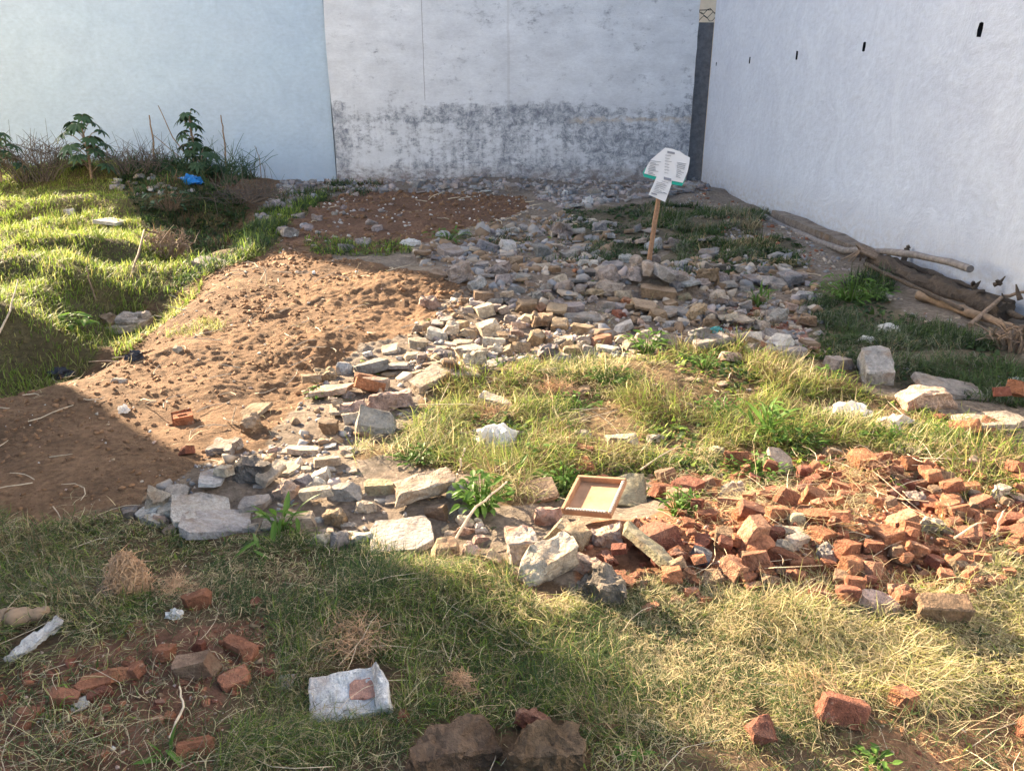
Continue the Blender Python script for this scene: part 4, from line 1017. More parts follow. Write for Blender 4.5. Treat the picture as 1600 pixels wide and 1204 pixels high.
castor(303, 268, 94, 17, .18, 'taller narrow castor plant near the thin bare stems by the blue wall', (.05, 0), 8, .16)
castor(2, 285, 80, 16, .2, 'castor plant cut by the left picture edge', seed=5, spread=.28)
castor(318, 275, 30, 7, .24, 'low castor seedling at the foot of the taller narrow castor plant', seed=9, spread=.3)

def bush(name, px, py, w_px, h_px, n, mat, label, cat, rad=.006, up=.9, fork=3, seed=2):
    g = ground(px, py); zc = depth(g); W_ = w_px*zc/FPX/2; H_ = h_px*zc/FPX; r = random.Random(seed); bm = bmesh.new()
    for k in range(n):
        a = r.uniform(0, 6.28); q = r.random()**.5*W_; b0 = Vector((math.cos(a)*q*.6, math.sin(a)*q*.6, 0)); e = Vector((math.cos(a)*q*1.2+r.gauss(0, W_*.2), math.sin(a)*q*.8, H_*r.uniform(.4, 1)*up+.01))
        m1 = b0.lerp(e, .5)+Vector((r.gauss(0, .1), r.gauss(0, .1), r.uniform(0, .15)))*W_; tube(bm, [b0, m1, e], [rad, rad*.8, rad*.4], 5, False)
        for j in range(fork):
            s0 = m1.lerp(e, r.random()); s1 = s0+Vector((r.gauss(0, .3), r.gauss(0, .3), r.gauss(.15, .25)))*W_; tube(bm, [s0, s0.lerp(s1, .5)+Vector((0, 0, .03*W_)), s1], [rad*.6, rad*.5, rad*.25], 4, False)
    return tag(bm_obj(name, bm, M[mat], None, g), label, cat)
bush('dead_bush', 60, 282, 120, 62, 90, 'darktwig', 'brown dead bush between two castor plants by the blue wall', 'bush', .007, seed=4)
bush('brush_pile', 262, 400, 74, 48, 46, 'twig', 'heap of bare brown twigs in the ditch beside the dirt edge', 'branches', .008, .7, 4, 6)
bush('brush_pile', 375, 315, 120, 30, 80, 'darktwig', 'wide spread of dry twigs on the ground below the blue wall', 'branches', .006, .5, 3, 7)
bush('dead_bush', 215, 270, 110, 34, 60, 'darktwig', 'dry brown weed thicket right of the wide castor plant', 'bush', .006, 1, 3, 12)
bush('dead_bush', 330, 290, 130, 45, 60, 'castor', 'dark scrubby thicket at the foot of the taller castor plant', 'bush', .008, 1, 4, 13)
def stem(name, pts_px, rad, mat, label, cat='stem', lift=0, hs=None):
    # pts_px: the first on the ground; the rest raised by hs metres over their own ground distance
    g = ground(*pts_px[0]); zc = depth(g); P_ = []
    for (a, b), h in zip(pts_px, hs or [0]*len(pts_px)):
        if h is None:
            d = ray(a, b); t = g.y/d[1]; P_.append(Vector((d[0]*t, g.y, CAMH+d[2]*t)))
        else:
            q = ground(a, b); P_.append(Vector((q.x, q.y, q.z+h+rad)))
    bm = bmesh.new(); Q_ = []
    for a, b in zip(P_, P_[1:]):
        for k in range(4): 
            f = k/4; Q_.append(a.lerp(b, f)+Vector((mnoise.noise(a*3+Vector((k, 0, 0))), 0, mnoise.noise(a*3+Vector((0, k, 5)))))*rad*1.3*(k > 0))
    Q_.append(P_[-1]); o0 = Q_[0].copy(); n = len(Q_)
    tube(bm, [q-o0 for q in Q_], [rad*(1-.5*i/n) for i in range(n)], 7); return tag(bm_obj(name, bm, M[mat], None, o0, 40), label, cat)
U = None
stem('bare_sapling', [(243, 262), (238, 210), (233, 180)], .018, 'twig', 'bare upright stem left of the taller castor plant', hs=[0, U, U])
stem('bare_sapling', [(353, 262), (350, 215), (345, 180)], .018, 'twig', 'bare upright stem right of the taller castor plant', hs=[0, U, U])
stem('bare_sapling', [(308, 255), (270, 215), (247, 165)], .012, 'twig', 'slanting thin bare stem crossing left of the taller castor plant', hs=[0, U, U])
stem('bare_sapling', [(300, 262), (268, 235), (236, 208)], .009, 'twig', 'lowest slanting thin stem left of the taller castor plant', hs=[0, U, U])
stem('bare_sapling', [(408, 276), (405, 245), (398, 228)], .008, 'twig', 'short thin stem standing alone before the blue wall', hs=[0, U, U])
stem('bent_branch', [(205, 436), (232, 398), (262, 388)], .012, 'twig', 'bent grey branch leaning out of the ditch', 'branch', hs=[0, .25, .12])
stem('dry_branch', [(150, 470), (140, 440), (135, 415)], .008, 'twig', 'pale dry branch standing in the left grass', 'branch', hs=[0, U, U])
stem('dry_branch', [(0, 537), (22, 510), (38, 480)], .008, 'paletwig', 'pale branch at the left picture edge', 'branch', hs=[.05, .1, .2])
stem('dry_branch', [(700, 868), (745, 830), (792, 798)], .006, 'paletwig', 'long thin curved stalk across the dense green weed', 'stalk', hs=[.02, .10, .12])
stem('dry_branch', [(715, 748), (720, 722), (726, 700)], .006, 'paletwig', 'upright pale stick behind the long concrete beam', 'stick', hs=[0, U, U])
stem('dry_branch', [(1556, 852), (1560, 815), (1578, 783)], .005, 'paletwig', 'white bent stick standing in the brick pile at right', 'stick', hs=[0, U, U])
stem('dry_branch', [(364, 664), (365, 650), (369, 636)], .006, 'paletwig', 'short pale stick standing in the dirt beside the jagged brown rock', 'stick', hs=[0, U, U])
stem('dry_branch', [(415, 445), (416, 428), (411, 418)], .008, 'paletwig', 'pale twig standing on the sunlit dirt', 'stick', hs=[0, U, U])
stem('dry_branch', [(1486, 862), (1520, 846), (1536, 836)], .004, 'paletwig', 'pale curled root lying over the right bricks', 'root', hs=[.05, .07, .05])
stem('dry_branch', [(268, 1165), (292, 1130), (288, 1112)], .004, 'paletwig', 'pale crooked twig at the lower left', 'twig', hs=[.02, .05, .08])
stem('dry_branch', [(1000, 748), (1030, 730), (1062, 712)], .004, 'paletwig', 'thin grey stalk lying over the back of the brick pile', 'stalk', hs=[.04, .05, .05])
stem('dry_branch', [(650, 648), (700, 652), (740, 650)], .003, 'paletwig', 'long pale stalk lying in grass above the white bag', 'stalk', hs=[.05, .07, .06])
# ------------------------------------------------------------------ sign on a stick
def mat_simple(name, col, rough=.6, trans=0):
    m, t, b = newmat(name, rough); b.inputs['Base Color'].default_value = (*col, 1)
    if trans:
        tr = t.nodes.new('ShaderNodeBsdfTranslucent'); tr.inputs['Color'].default_value = (*col, 1); ms = t.nodes.new('ShaderNodeMixShader'); ms.inputs[0].default_value = trans
        L(t, b.outputs[0], ms.inputs[1]); L(t, tr.outputs[0], ms.inputs[2]); L(t, ms.outputs[0], t.nodes['Material Output'].inputs[0])
    return m
M['paper'] = mat_simple('white_paper', (.80, .80, .82), .7); M['teal'] = mat_simple('teal_board', (.02, .42, .33), .5); M['ink'] = mat_simple('grey_print', (.30, .31, .36), .8)
sg = ground(1015, 418); sg.z -= .02
zcs = depth(sg); s_ = zcs/FPX/4.456*.985
sign = tag(empty('sign', sg), 'white paper notices on a teal board nailed to a leaning stick in the rubble', 'sign')
def SP(zx, zy, d=0.0):     # point of the enlarged view to metres in the board's own upright plane
    q = ray(960+zx/4.456, 210+zy/4.456); k_ = sg.y/q[1]; return Vector((q[0]*k_-sg.x, d, CAMH+q[2]*k_-sg.z))
bm = bmesh.new(); tube(bm, [SP(238, 930), SP(248, 830), SP(268, 700), SP(282, 610), SP(300, 500), SP(318, 380), SP(338, 240)], [.024, .025, .023, .026, .022, .021, .02], 9)
for v in bm.verts: v.co += Vector((mnoise.noise(v.co*9), mnoise.noise(v.co*9+Vector((5, 0, 0))), 0))*.006
bm_obj('stick', bm, M['stick'], sign, None, 50)
def plate(name, pts, d, th, mat, parent, wob=0, sub=0):
    bm = bmesh.new(); vs = [bm.verts.new(SP(x, y, d)) for x, y in pts]; f = bm.faces.new(vs); r = bmesh.ops.extrude_face_region(bm, geom=[f])
    for v in [e for e in r['geom'] if isinstance(e, bmesh.types.BMVert)]: v.co.y += th
    if sub:
        bmesh.ops.triangulate(bm, faces=bm.faces); bmesh.ops.subdivide_edges(bm, edges=[e for e in bm.edges if e.calc_length() > .04], cuts=sub, use_grid_fill=False); bmesh.ops.triangulate(bm, faces=bm.faces)
        for v in bm.verts: v.co.y += wob*(mnoise.noise(v.co*9)+.6*mnoise.noise(v.co*21))
    bmesh.ops.recalc_face_normals(bm, faces=bm.faces); return bm_obj(name, bm, mat, parent, None, 40)
plate('board', [(194, 262), (200, 292), (275, 312), (388, 342), (462, 357), (476, 332), (497, 262), (505, 175), (440, 120), (348, 98), (255, 172)], -.045, .015, M['teal'], sign)
p1 = plate('paper', [(345, 90), (392, 98), (445, 115), (480, 140), (516, 158), (512, 200), (499, 258), (467, 333), (390, 318), (275, 288), (200, 268), (215, 225), (247, 172), (300, 128)], -.056, .002, M['paper'], sign, .006, 1)
p2 = plate('paper', [(292, 272), (391, 296), (386, 345), (343, 465), (288, 440), (228, 414), (262, 340)], -.068, .002, M['paper'], sign, .005, 1)
def rows(parent, quads, d):
    bm = bmesh.new()
    for x0, y0, x1, y1, h in quads:
        vs = [SP(a, b, d) for a, b in ((x0, y0), (x1, y1), (x1, y1+h), (x0, y0+h))]; vs2 = [v+Vector((0, .006, 0)) for v in vs]
        A = [bm.verts.new(v) for v in vs]; B = [bm.verts.new(v) for v in vs2]; bm.faces.new(A)
        for i in range(4): bm.faces.new((A[i], B[i], B[(i+1) % 4], A[(i+1) % 4]))
    bm_obj('print', bm, M['ink'], parent)
rr = random.Random(4); q = [(360, 112, 410, 122, 14)]
for i in range(9):
    y = 178+i*11; q.append((238-i*2+rr.uniform(0, 6), y, 318-i*3-rr.uniform(0, 40), y+9, 3))
    if i < 7: q.append((345-i, 140+i*20, 395-i-rr.uniform(0, 25), 146+i*20, 2.5))
    q.append((425-i+rr.uniform(0, 8), 190+i*12, 492-i*3-rr.uniform(0, 30), 202+i*12, 3))
rows(p1, q, -.0635)
q = [(334, 290, 384, 302, 18), (248, 398, 285, 408, 9), (330, 396, 352, 404, 6)]
for i in range(7): q.append((285-i*4, 325+i*11, 325-i*4-rr.uniform(0, 20), 333+i*11, 2.5)); q.append((318-i*3, 318+i*12, 366-i*5-rr.uniform(0, 22), 330+i*12, 2.5))
rows(p2, q, -.0755)

# ------------------------------------------------------------------ picture frame
def quad_world(pp, lift): return [Vector(ground(a, b))+Vector((0, 0, l)) for (a, b), l in zip(pp, lift)]
M['framewood'] = mat_plain('frame_wood', (.34, .19, .11), .25, 40, .6); M['backing'] = mat_plain('frame_backing', (.42, .24, .14), .35, 9, .8); M['gilt'] = mat_plain('carved_trim', (.62, .54, .46), .35, 120, .6, 1.0, .006)
fg_ = ground(930, 812); fr = tag(empty('picture_frame', fg_+Vector((.0, .02, .075))), 'empty brown picture frame with carved pale trim lying tilted on rubble', 'picture frame')
zc = depth(fg_); W_ = 82*zc/FPX; fr.rotation_euler = (R(14), R(-9), R(-27))
FW, FD, FH, B_ = .195, .20, .032, .022
def shear(bm, k=0):
    for v in bm.verts: v.co.x += k*v.co.y
    return bm
pr = lambda x0, y0, x1, y1, z0, z1: bm_box(x0, y0, z0, x1, y1, z1)
bm_obj('backing', pr(-FW/2+.004, -FD/2+.004, FW/2-.004, FD/2-.004, 0, .006), M['backing'], fr)
bm = bmesh.new(); bm_box(-FW/2, FD/2-.013, 0.0065, FW/2, FD/2, FH, bm); bm_box(-FW/2, -FD/2, 0.0065, -FW/2+.013, FD/2-.0135, FH, bm)
bm_box(FW/2-.013, -FD/2, .0065, FW/2, FD/2-.0135, FH-.004, bm); bm_box(-FW/2+.0135, -FD/2, .0065, FW/2-.0135, -FD/2+.013, FH-.004, bm)
bmesh.ops.bevel(bm, geom=bm.edges[:], offset=.002, segments=1, affect='EDGES'); bm_obj('frame', bm, M['framewood'], fr)
bm = bmesh.new()
def beads(x0, y0, x1, y1, n):
    for i in range(n):
        f = (i+.5)/n; m = Matrix.Translation((x0+(x1-x0)*f, y0+(y1-y0)*f, FH-.002)) @ Matrix.Rotation(.7, 4, 'Z') @ Matrix.Diagonal((.0075, .0045, .0035, 1)); bmesh.ops.create_icosphere(bm, subdivisions=1, radius=1, matrix=m)
beads(FW/2-.0065, -FD/2+.004, FW/2-.0065, FD/2-.016, 17); beads(-FW/2+.02, -FD/2+.0065, FW/2-.018, -FD/2+.0065, 14)
bm_obj('carved_trim', bm, M['gilt'], fr)

# ------------------------------------------------------------------ bags and scraps
M['bag'] = mat_simple('thin_plastic', (.72, .70, .68), .35, .35); M['bluebag'] = mat_simple('blue_plastic', (.02, .2, .55), .4, .2); M['black'] = mat_plain('black_cloth', (.035, .036, .045), .4, 40, .8)
M['brownbag'] = mat_plain('muddy_plastic', (.60, .50, .42), .45, 9, .4, .8, .01); M['tealp'] = mat_simple('teal_plastic', (.12, .42, .42), .5, .2)
def crumple(name, px0, py0, px1, py1, mat, label, cat, seed, hf=.8, sharp=.35):
    g = ground((px0+px1)/2, py1-.2*(py1-py0)); zc = depth(g); a = (px1-px0)*zc/FPX/2; h = (py1-py0)*zc/FPX*hf; bm = bmesh.new()
    bmesh.ops.create_icosphere(bm, subdivisions=3, radius=1); rj = random.Random(seed); o = Vector((seed*3.1, 0, seed))
    for v in bm.verts:
        d = v.co.normalized(); n = abs(mnoise.noise(d*1.5+o))*1.5+abs(mnoise.noise(d*3.1+o))*.9+.12*mnoise.noise(d*8+o)
        v.co = d*(1.08-sharp*n*1.15)*rj.uniform(.93, 1.07)
        v.co = Vector((v.co.x*a*1.15, v.co.y*a*.8, (v.co.z if v.co.z > -.25 else -.25)*h*.8+.15*h))
    return tag(bm_obj(name, bm, M[mat], None, g), label, cat)
crumple('plastic_bag', 742, 656, 806, 702, 'bag', 'crumpled white plastic bag in the sunlit dry grass', 'bag', 1)
crumple('plastic_bag', 1296, 616, 1358, 656, 'bag', 'pale crumpled plastic sheet in weeds left of the broken brickwork', 'bag', 2, .6, .5)
crumple('plastic_bag', 1372, 503, 1406, 522, 'bag', 'small white plastic bag in the shaded weeds at right', 'bag', 3)
crumple('plastic_bag', 1336, 516, 1368, 538, 'bag', 'thin white plastic strip behind the tall upright grey slab', 'bag', 4, .5, .6)
crumple('plastic_bag', 1368, 642, 1432, 680, 'brownbag', 'muddy brown and white plastic bundle below the broken brickwork', 'bag', 5, .8, .4)
crumple('plastic_bag', 280, 266, 318, 292, 'bluebag', 'bright blue plastic sheet on the bank before the blue wall', 'bag', 6, .6, .5)
crumple('plastic_bag', 1108, 508, 1130, 522, 'tealp', 'small teal plastic scrap in the shaded rubble', 'plastic', 7, .8)
crumple('cloth_scrap', 72, 566, 116, 594, 'black', 'black cloth scrap lying on the dirt at far left', 'cloth', 8, .6, .5)
crumple('cloth_scrap', 196, 542, 226, 566, 'black', 'black crumpled scrap on the dirt in front of the pale basin slab', 'cloth', 9, .7, .5)
crumple('cloth_scrap', 1340, 608, 1358, 622, 'black', 'small dark cloth knot beside the pale plastic sheet', 'cloth', 10, .9, .4)
crumple('plastic_scrap', 184, 630, 202, 647, 'bag', 'bright white scrap on the shaded dirt', 'litter', 11, .9, .5)
crumple('plastic_scrap', 259, 946, 286, 968, 'bag', 'white plastic scrap in the shaded left grass', 'litter', 12, .7, .6)
crumple('plastic_scrap', 878, 296, 888, 306, 'bag', 'white scrap upright in the far back rubble', 'litter', 13)
crumple('plastic_scrap', 908, 306, 928, 324, 'bag', 'white flower-like scrap in the shaded rubble left of the sign', 'litter', 14, .9, .5)
crumple('plastic_scrap', 626, 371, 658, 385, 'bag', 'bluish white plastic scrap left of the pale diamond slab', 'litter', 15, .8, .4)
crumple('plastic_scrap', 1574, 586, 1606, 600, 'bag', 'white strip at the right picture edge in the shaded weeds', 'litter', 16, .6, .4)
crumple('plastic_scrap', 1084, 420, 1100, 434, 'bag', 'white crumpled scrap right of the signpost heap', 'litter', 17, .9, .5)
M['shell'] = mat_simple('white_flake', (.68, .62, .55), .6)
for (a, b, c, d_, lab) in ((112, 1086, 144, 1108, 'curved white flake on the red dust at lower left'), (426, 1048, 464, 1074, 'splintered pale wood flake left of the white plaster block')):
    o = piece(a, b, c, d_, 'tile', 'white', t=.12, tx=14, ty=-10); PIECES.pop(); o.name = 'pale_flake'; tag(o, lab, 'flake')

# ------------------------------------------------------------------ basin slab, paver, L block, logs, coir
g = ground(198, 518); zc = depth(g); w_ = 74*zc/FPX
bs = tag(empty('basin_slab', g+Vector((0, 0, .02))), 'pale broken basin slab with a raised rim at the left dirt edge', 'slab'); bs.rotation_euler = (R(3), R(-4), R(-6))
bm = broken(w_, w_*.8, .07, 900, 4, .02, 'slab'); o = bm_obj('base', bm, M['stone'], bs, None, 34); o.color = (.60, .49, .38, 1)
bm = bmesh.new(); tube(bm, [(w_*.30*math.cos(t_)+.06, w_*.24*math.sin(t_)+.03, .082+.01*math.sin(3*t_)) for t_ in [(.2+i*.33) for i in range(17)]], [.035+.007*math.sin(i*2.1) for i in range(17)], 8); o = bm_obj('rim', bm, M['stone'], bs, None, 40); o.color = (.58, .48, .40, 1)
o = piece(158, 484, 190, 512, 'lump', 'brown', t=.6); PIECES.pop(); tag(o, 'brown stone propped behind the pale basin slab', 'rubble')
# notched paver
g = ground(353, 704); zc = depth(g); w_ = 47*zc/FPX; bm = bmesh.new(); prof = [(-.5,-.42),(-.30,-.42),(-.16,-.30),(.16,-.30),(.30,-.42),(.5,-.42),(.5,-.2),(.38,0),(.5,.2),(.5,.42),(.30,.42),(.16,.30),(-.16,.30),(-.30,.42),(-.5,.42),(-.5,.2),(-.38,0),(-.5,-.2)]
f = bm.faces.new([bm.verts.new((x*w_*.95, y*w_*.95, 0)) for x, y in prof]); r_ = bmesh.ops.extrude_face_region(bm, geom=[f]); bmesh.ops.translate(bm, verts=[e for e in r_['geom'] if isinstance(e, bmesh.types.BMVert)], vec=(0, 0, w_*.36))
bmesh.ops.recalc_face_normals(bm, faces=bm.faces); bmesh.ops.bevel(bm, geom=bm.edges[:], offset=.004, segments=2, affect='EDGES')
o = tag(bm_obj('paver', bm, M['stone'], None, g+Vector((0, 0, -.01)), 40), 'grey notched paving block lying on the bare dirt', 'paver'); o.color = (.36, .33, .31, 1); o.rotation_euler = (R(10), R(-5), R(-14))
# lone brick with its frog
g = ground(287, 660); zc = depth(g); w_ = 33*zc/FPX; br = tag(empty('brick', g+Vector((0, 0, -.004))), 'orange brick with a stamped hollow on top, alone on brown dirt', 'brick'); br.rotation_euler = (R(3), R(-3), R(24))
bm = bm_box(-w_*.46, -w_*.40, 0, w_*.46, w_*.40, w_*.52); bm.faces.ensure_lookup_table(); tf = max(bm.faces, key=lambda f: f.calc_center_median().z); i1 = bmesh.ops.inset_individual(bm, faces=[tf], thickness=w_*.2, depth=0)
for v in tf.verts: v.co.z -= .010
bmesh.ops.bevel(bm, geom=bm.edges[:], offset=.003, segments=2, affect='EDGES'); o = bm_obj('body', bm, M['brick'], br, None, 40); o.color = (.44, .16, .075, 1)
bm = bm_box(-w_*.2, -w_*.02, w_*.52-.0105, w_*.2, w_*.03, w_*.52-.004); o = bm_obj('stamp', bm, M['brick'], br); o.color = (.36, .12, .06, 1)
# white L shaped plaster block
g = ground(560, 1092); zc = depth(g); w_ = 138*zc/FPX; lb = tag(empty('plaster_block', g+Vector((0, .0, -.012))), 'white plaster block with raised corner and pink broken face in the front grass', 'plaster block'); lb.rotation_euler = (R(20), R(-4), R(8))
bm = broken(w_*.96, w_*.62, w_*.30, 911, 1, .06, 'block', 14); bmesh.ops.translate(bm, verts=bm.verts, vec=(-w_*.06, 0, 0))
for v in bm.verts:
    f_ = min(1, max(0, (v.co.x/w_-.20)/.07)); g_ = min(1, max(0, v.co.z/(w_*.12)))
    v.co.z += g_*(f_*(.13+.10*min(1, max(0, v.co.y/w_+.2)))*w_-.03*w_*(1-f_)*abs(mnoise.noise(v.co*22)))+.05*w_*mnoise.noise(v.co*30)*g_
o = bm_obj('body', bm, M['plaster'], lb, None, 40); o.color = (.72, .70, .69, 1)
bm = broken(w_*.36, w_*.27, .012, 901, 7, .12, 'slab', 9); o = bm_obj('pink_face', bm, M['stone'], lb, (w_*.08, .0, w_*.235), 40); o.color = (.52, .24, .18, 1)
# logs
def log(name, a, b, rad, mat, label, cat, ha=0, hb=0, seed=1, amp=.25, bend=0.0, n=26, ends=.8):
    A = ground(*a) if len(a) == 2 else Vector(a); B = ground(*b) if len(b) == 2 else Vector(b); A.z += ha+rad*.8; B.z += hb+rad*.8; bm = bmesh.new(); pts = []; rads = []
    for i in range(n+1):
        f = i/n; p = A.lerp(B, f); p += Vector((mnoise.noise(Vector((f*4, seed, 0))), mnoise.noise(Vector((f*4, seed, 5))), bend*4*f*(1-f)+.4*mnoise.noise(Vector((f*4, seed, 9)))*1))*rad*amp*1.6
        pts.append(p-A); rads.append(rad*(1-(1-ends)*f)*(1+amp*.6*mnoise.noise(Vector((f*9, seed, 3)))))
    tube(bm, pts, rads, 14 if n < 40 else 22)
    for v in bm.verts: v.co += v.normal*0
    bm.normal_update()
    for v in bm.verts: v.co += v.normal*rad*amp*(mnoise.noise(v.co*Vector((5, 5, 9)).x*1.0+Vector((seed, 0, 0)))*.6+.5*mnoise.noise(v.co*22)+.3*mnoise.noise(v.co*50))
    return tag(bm_obj(name, bm, M[mat], None, A, 45), label, cat)
def mat_bark():
    m, t, b = newmat('bark', .95); v, oi = objvec(t); mp = N(t, 'ShaderNodeMapping'); mp.inputs['Rotation'].default_value = (0, 0, R(60)); mp.inputs['Scale'].default_value = (3, 14, 14); L(t, v, mp.inputs[0])
    n = noise(t, mp.outputs[0], 2.2, 6, .7); n2 = noise(t, v, 40, 5, .7)
    L(t, mix(t, n, (.05, .04, .034), mix(t, n2, (.20, .15, .11), (.13, .10, .075))), b.inputs['Base Color']); bump(t, b, math_(t, 'ADD', n, math_(t, 'MULTIPLY', n2, .5)), 1, .03); return m
M['bark'] = mat_bark()
lg = log('fallen_log', (1362, 420), (1568, 502), .078, 'bark', 'dry barked tree trunk lying along the white right wall', 'log', 0, 0, 3, .55, n=70, ends=.85)
r = random.Random(6); A = lg.location; Bq = ground(1568, 500)-A
for k in range(7):
    p0 = Bq*r.uniform(.72, 1.02)+Vector((r.uniform(-.03, .1), r.uniform(-.08, .08), .1+r.uniform(-.04, .12))); d = Vector((r.uniform(-.5, .5), r.uniform(-.8, .4), r.uniform(-.2, .6))); bm = bmesh.new(); tube(bm, [p0, p0+d*.09, p0+d*.16+Vector((0, 0, r.uniform(-.05, .08)))], [.02, .014, .004], 6); bm_obj('root', bm, M['bark'], lg, None, 50)
bm = bmesh.new()
for k in range(9):
    p0 = Bq*r.uniform(-.02, .1)+Vector((r.uniform(-.05, .05), 0, .07)); tube(bm, [p0, p0+Vector((-.12, .08, .03+.006*k)), p0+Vector((-.25+.03*k, .12, -.06))], [.02, .015, .006], 6)
bm_obj('peeling_bark', bm, M['twig'], lg, None, 50)
for sx, sy, ex, ey, rd, lab in ((1395, 408, 1580, 482, .03, 'thin dark branch lying behind the barked trunk'), (1350, 424, 1500, 500, .022, 'thin dark branch lying along the front of the barked trunk'), (1450, 440, 1596, 515, .026, 'crooked dark branch crossing the trunk root')):
    log('dead_branch', (sx, sy), (ex, ey), rd, 'bark', lab, 'branch', .05, .06, int(rd*1000), .7, n=18, ends=.5)
M['innerwood'] = mat_plain('bared_wood', (.25, .17, .11), .35, 14)
log('bare_limb', (1432, 470), (1580, 522), .036, 'innerwood', 'bared yellowish limb along the front of the barked trunk', 'log', 0.02, 0.02, 5, .6, ends=.6)
dB = ray(1516, 419); pA = ground(1200, 337); pM = ground(1345, 401); pB = Vector(np.array((0, 0, CAMH))+dB*(3.62/dB[0])); pA.x = min(pA.x, 3.6); pM.x = min(pM.x, 3.55)
pA.z += .03; pM.z += .06; bm = bmesh.new(); pts = [pA.lerp(pM, i/8)-pA+Vector((0, 0, -.03*math.sin(i/8*3.14))) for i in range(8)]+[pM.lerp(pB, i/8)-pA+Vector((0, 0, .05*math.sin(i/8*3.14))) for i in range(9)]
tube(bm, pts, [.034-.006*i/16+.003*math.sin(i*1.7) for i in range(17)], 10)
for v in bm.verts: v.co += Vector((mnoise.noise(v.co*4), mnoise.noise(v.co*4+Vector((3, 0, 0))), mnoise.noise(v.co*4+Vector((0, 3, 0)))))*.014
tag(bm_obj('wooden_pole', bm, M['wood'], None, pA, 45), 'long grey bent wooden pole by the white wall, its near end resting over the trunk', 'pole')
bm = bm_box(-.09, -1.28, -.1, .09, 1.28, .10); bmesh.ops.subdivide_edges(bm, edges=bm.edges[:], cuts=6, use_grid_fill=True)
for v in bm.verts: v.co += Vector((mnoise.noise(v.co*5), mnoise.noise(v.co*5+Vector((4, 0, 0))), mnoise.noise(v.co*4+Vector((0, 3, 0)))))*.035
g = Vector((3.72, 8.95, 0)); o = tag(bm_obj('kerb_beam', bm, M['stone'], None, (3.74, 8.95, hz(3.7, 8.95)), 40), 'low buff concrete beam at the foot of the white right wall', 'beam'); o.color = (.27, .225, .19, 1)
stem('dead_branch', [(1515, 512), (1560, 492), (1600, 490)], .018, 'twig', 'grey forked branch at the right edge beyond the trunk root', 'branch', hs=[0, .12, .2])
stem('dead_branch', [(1412, 402), (1417, 390), (1418, 384)], .03, 'bark', 'short knobbly stub standing against the white wall behind the trunk', 'branch', hs=[.02, U, U])
bush('root_clump', 1580, 545, 70, 40, 30, 'twig', 'dead brown root clump at the right edge below the trunk', 'roots', .012, .8, 3, 21)
o = log('weathered_log', (-30, 990), (72, 966), .03, 'innerwood', 'weathered pale log at the left picture edge', 'log', 0, 0, 11, .6, n=44, ends=.55); 
M['whitebark'] = mat_plain('white_bark', (.58, .57, .56), .3, 14)
a_ = ground(8, 1042); b_ = ground(106, 975); bm = broken((b_-a_).length*1.05, .040, .026, 931, 4, .22, 'slab', 14); dv = b_-a_
o = tag(bm_obj('bark_shard', bm, M['plaster'], None, a_.lerp(b_, .5)+Vector((0, 0, .015)), 30), 'long pointed whitish bark shard lying in the shaded left grass', 'shard'); o.rotation_euler = (R(20), R(-9), math.atan2(dv.y, dv.x)); o.color = (.62, .60, .58, 1)
o = piece(150, 900, 186, 940, 'slab', 'pink', t=.3, yaw=40, tx=16, ty=-24); PIECES.pop(); o.name = 'plaster_shard'; tag(o, 'pinkish white shard leaning on the coir lump', 'shard')
g = ground(203, 925); zc = depth(g); bm = bmesh.new(); r = random.Random(3); W_ = 72*zc/FPX/2
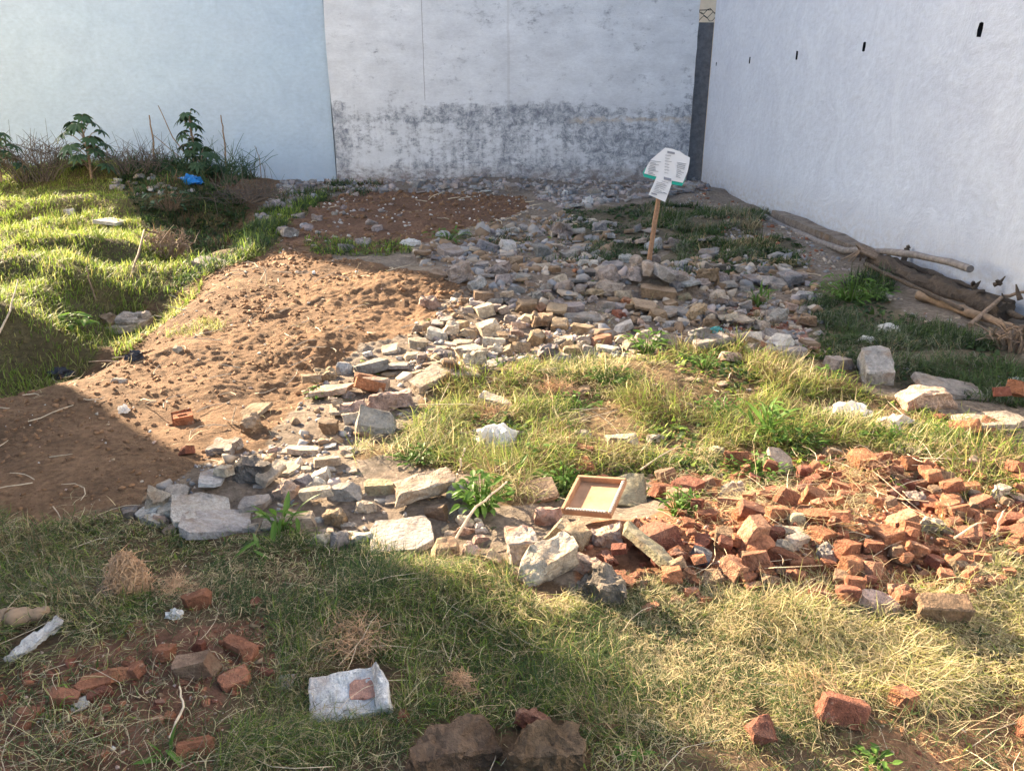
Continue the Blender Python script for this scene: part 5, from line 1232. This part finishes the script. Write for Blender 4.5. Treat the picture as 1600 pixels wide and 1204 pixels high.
for k in range(900):
    a = r.uniform(0, 6.28); e = r.uniform(.1, 1.5); d = Vector((math.cos(a)*math.cos(e), math.sin(a)*math.cos(e)*.8, math.sin(e)*1.95)); p0 = d*W_*r.uniform(.55, .95); tdir = Vector((r.gauss(0, 1), r.gauss(0, 1), r.gauss(0, 1)))*W_*.35
    tube(bm, [p0-tdir*.6, p0+d*W_*.1, p0+tdir*.6-d*W_*.1], [.0012, .0016, .0008], 3, False)
bb = bmesh.new(); bmesh.ops.create_icosphere(bb, subdivisions=3, radius=1)
for v in bb.verts: v.co = Vector((v.co.x*W_*.7, v.co.y*W_*.55, v.co.z*W_*1.5))*(1+.3*mnoise.noise(v.co*2.5))
ct = tag(empty('coir_lump', g), 'shaggy brown coir fibre lump standing in the shaded left grass', 'fibre lump'); bm_obj('fibres', bm, M['straw'], ct); bm_obj('core', bb, M['straw'], ct, None, 60)
def tuft(px, py, w_px, h_px, n, label, seed):
    g = ground(px, py); zc = depth(g); W_ = w_px*zc/FPX/2; H_ = h_px*zc/FPX; bm = bmesh.new(); r = random.Random(seed)
    for k in range(int(n*1.7)):
        a = r.uniform(0, 6.28); q = r.random()*W_; p = Vector((math.cos(a)*q, math.sin(a)*q, r.uniform(0, H_*.55)*(1-.6*q/W_))); pts = [p.copy()]; d = Vector((r.gauss(0, 1), r.gauss(0, 1), r.gauss(.05, .35))).normalized()
        for j in range(4): p = p+d*W_*.2; d = (d+Vector((r.gauss(0, .5), r.gauss(0, .5), r.gauss(-.05, .4)))).normalized(); pts.append(p.copy())
        tube(bm, pts, [.0008]*5, 3, False)
    return tag(bm_obj('straw_tuft', bm, M['straw'], None, g), label, 'straw')
tuft(720, 1075, 50, 46, 170, 'tan straw tuft right of the white plaster block', 1); tuft(270, 925, 60, 30, 120, 'brown straw tuft right of the coir lump', 2)
tuft(1350, 745, 90, 60, 150, 'dry straw heap at the back of the brick pile', 3); tuft(560, 1000, 110, 40, 220, 'brown root tangle behind the white plaster block', 4); tuft(1530, 730, 120, 40, 130, 'dry straw tangle in the upper right grass', 5)
tuft(1280, 1085, 90, 34, 160, 'pale root tangle behind the long dark red brick', 6); tuft(870, 615, 60, 34, 160, 'brown dry root clump in the sunlit grass crest', 7); tuft(770, 650, 60, 26, 140, 'matted dry clump above the white plastic bag', 8)

for o in COL.objects:
    if o.parent is None and 'label' in o and 'kind' not in o: o['kind'] = 'thing'
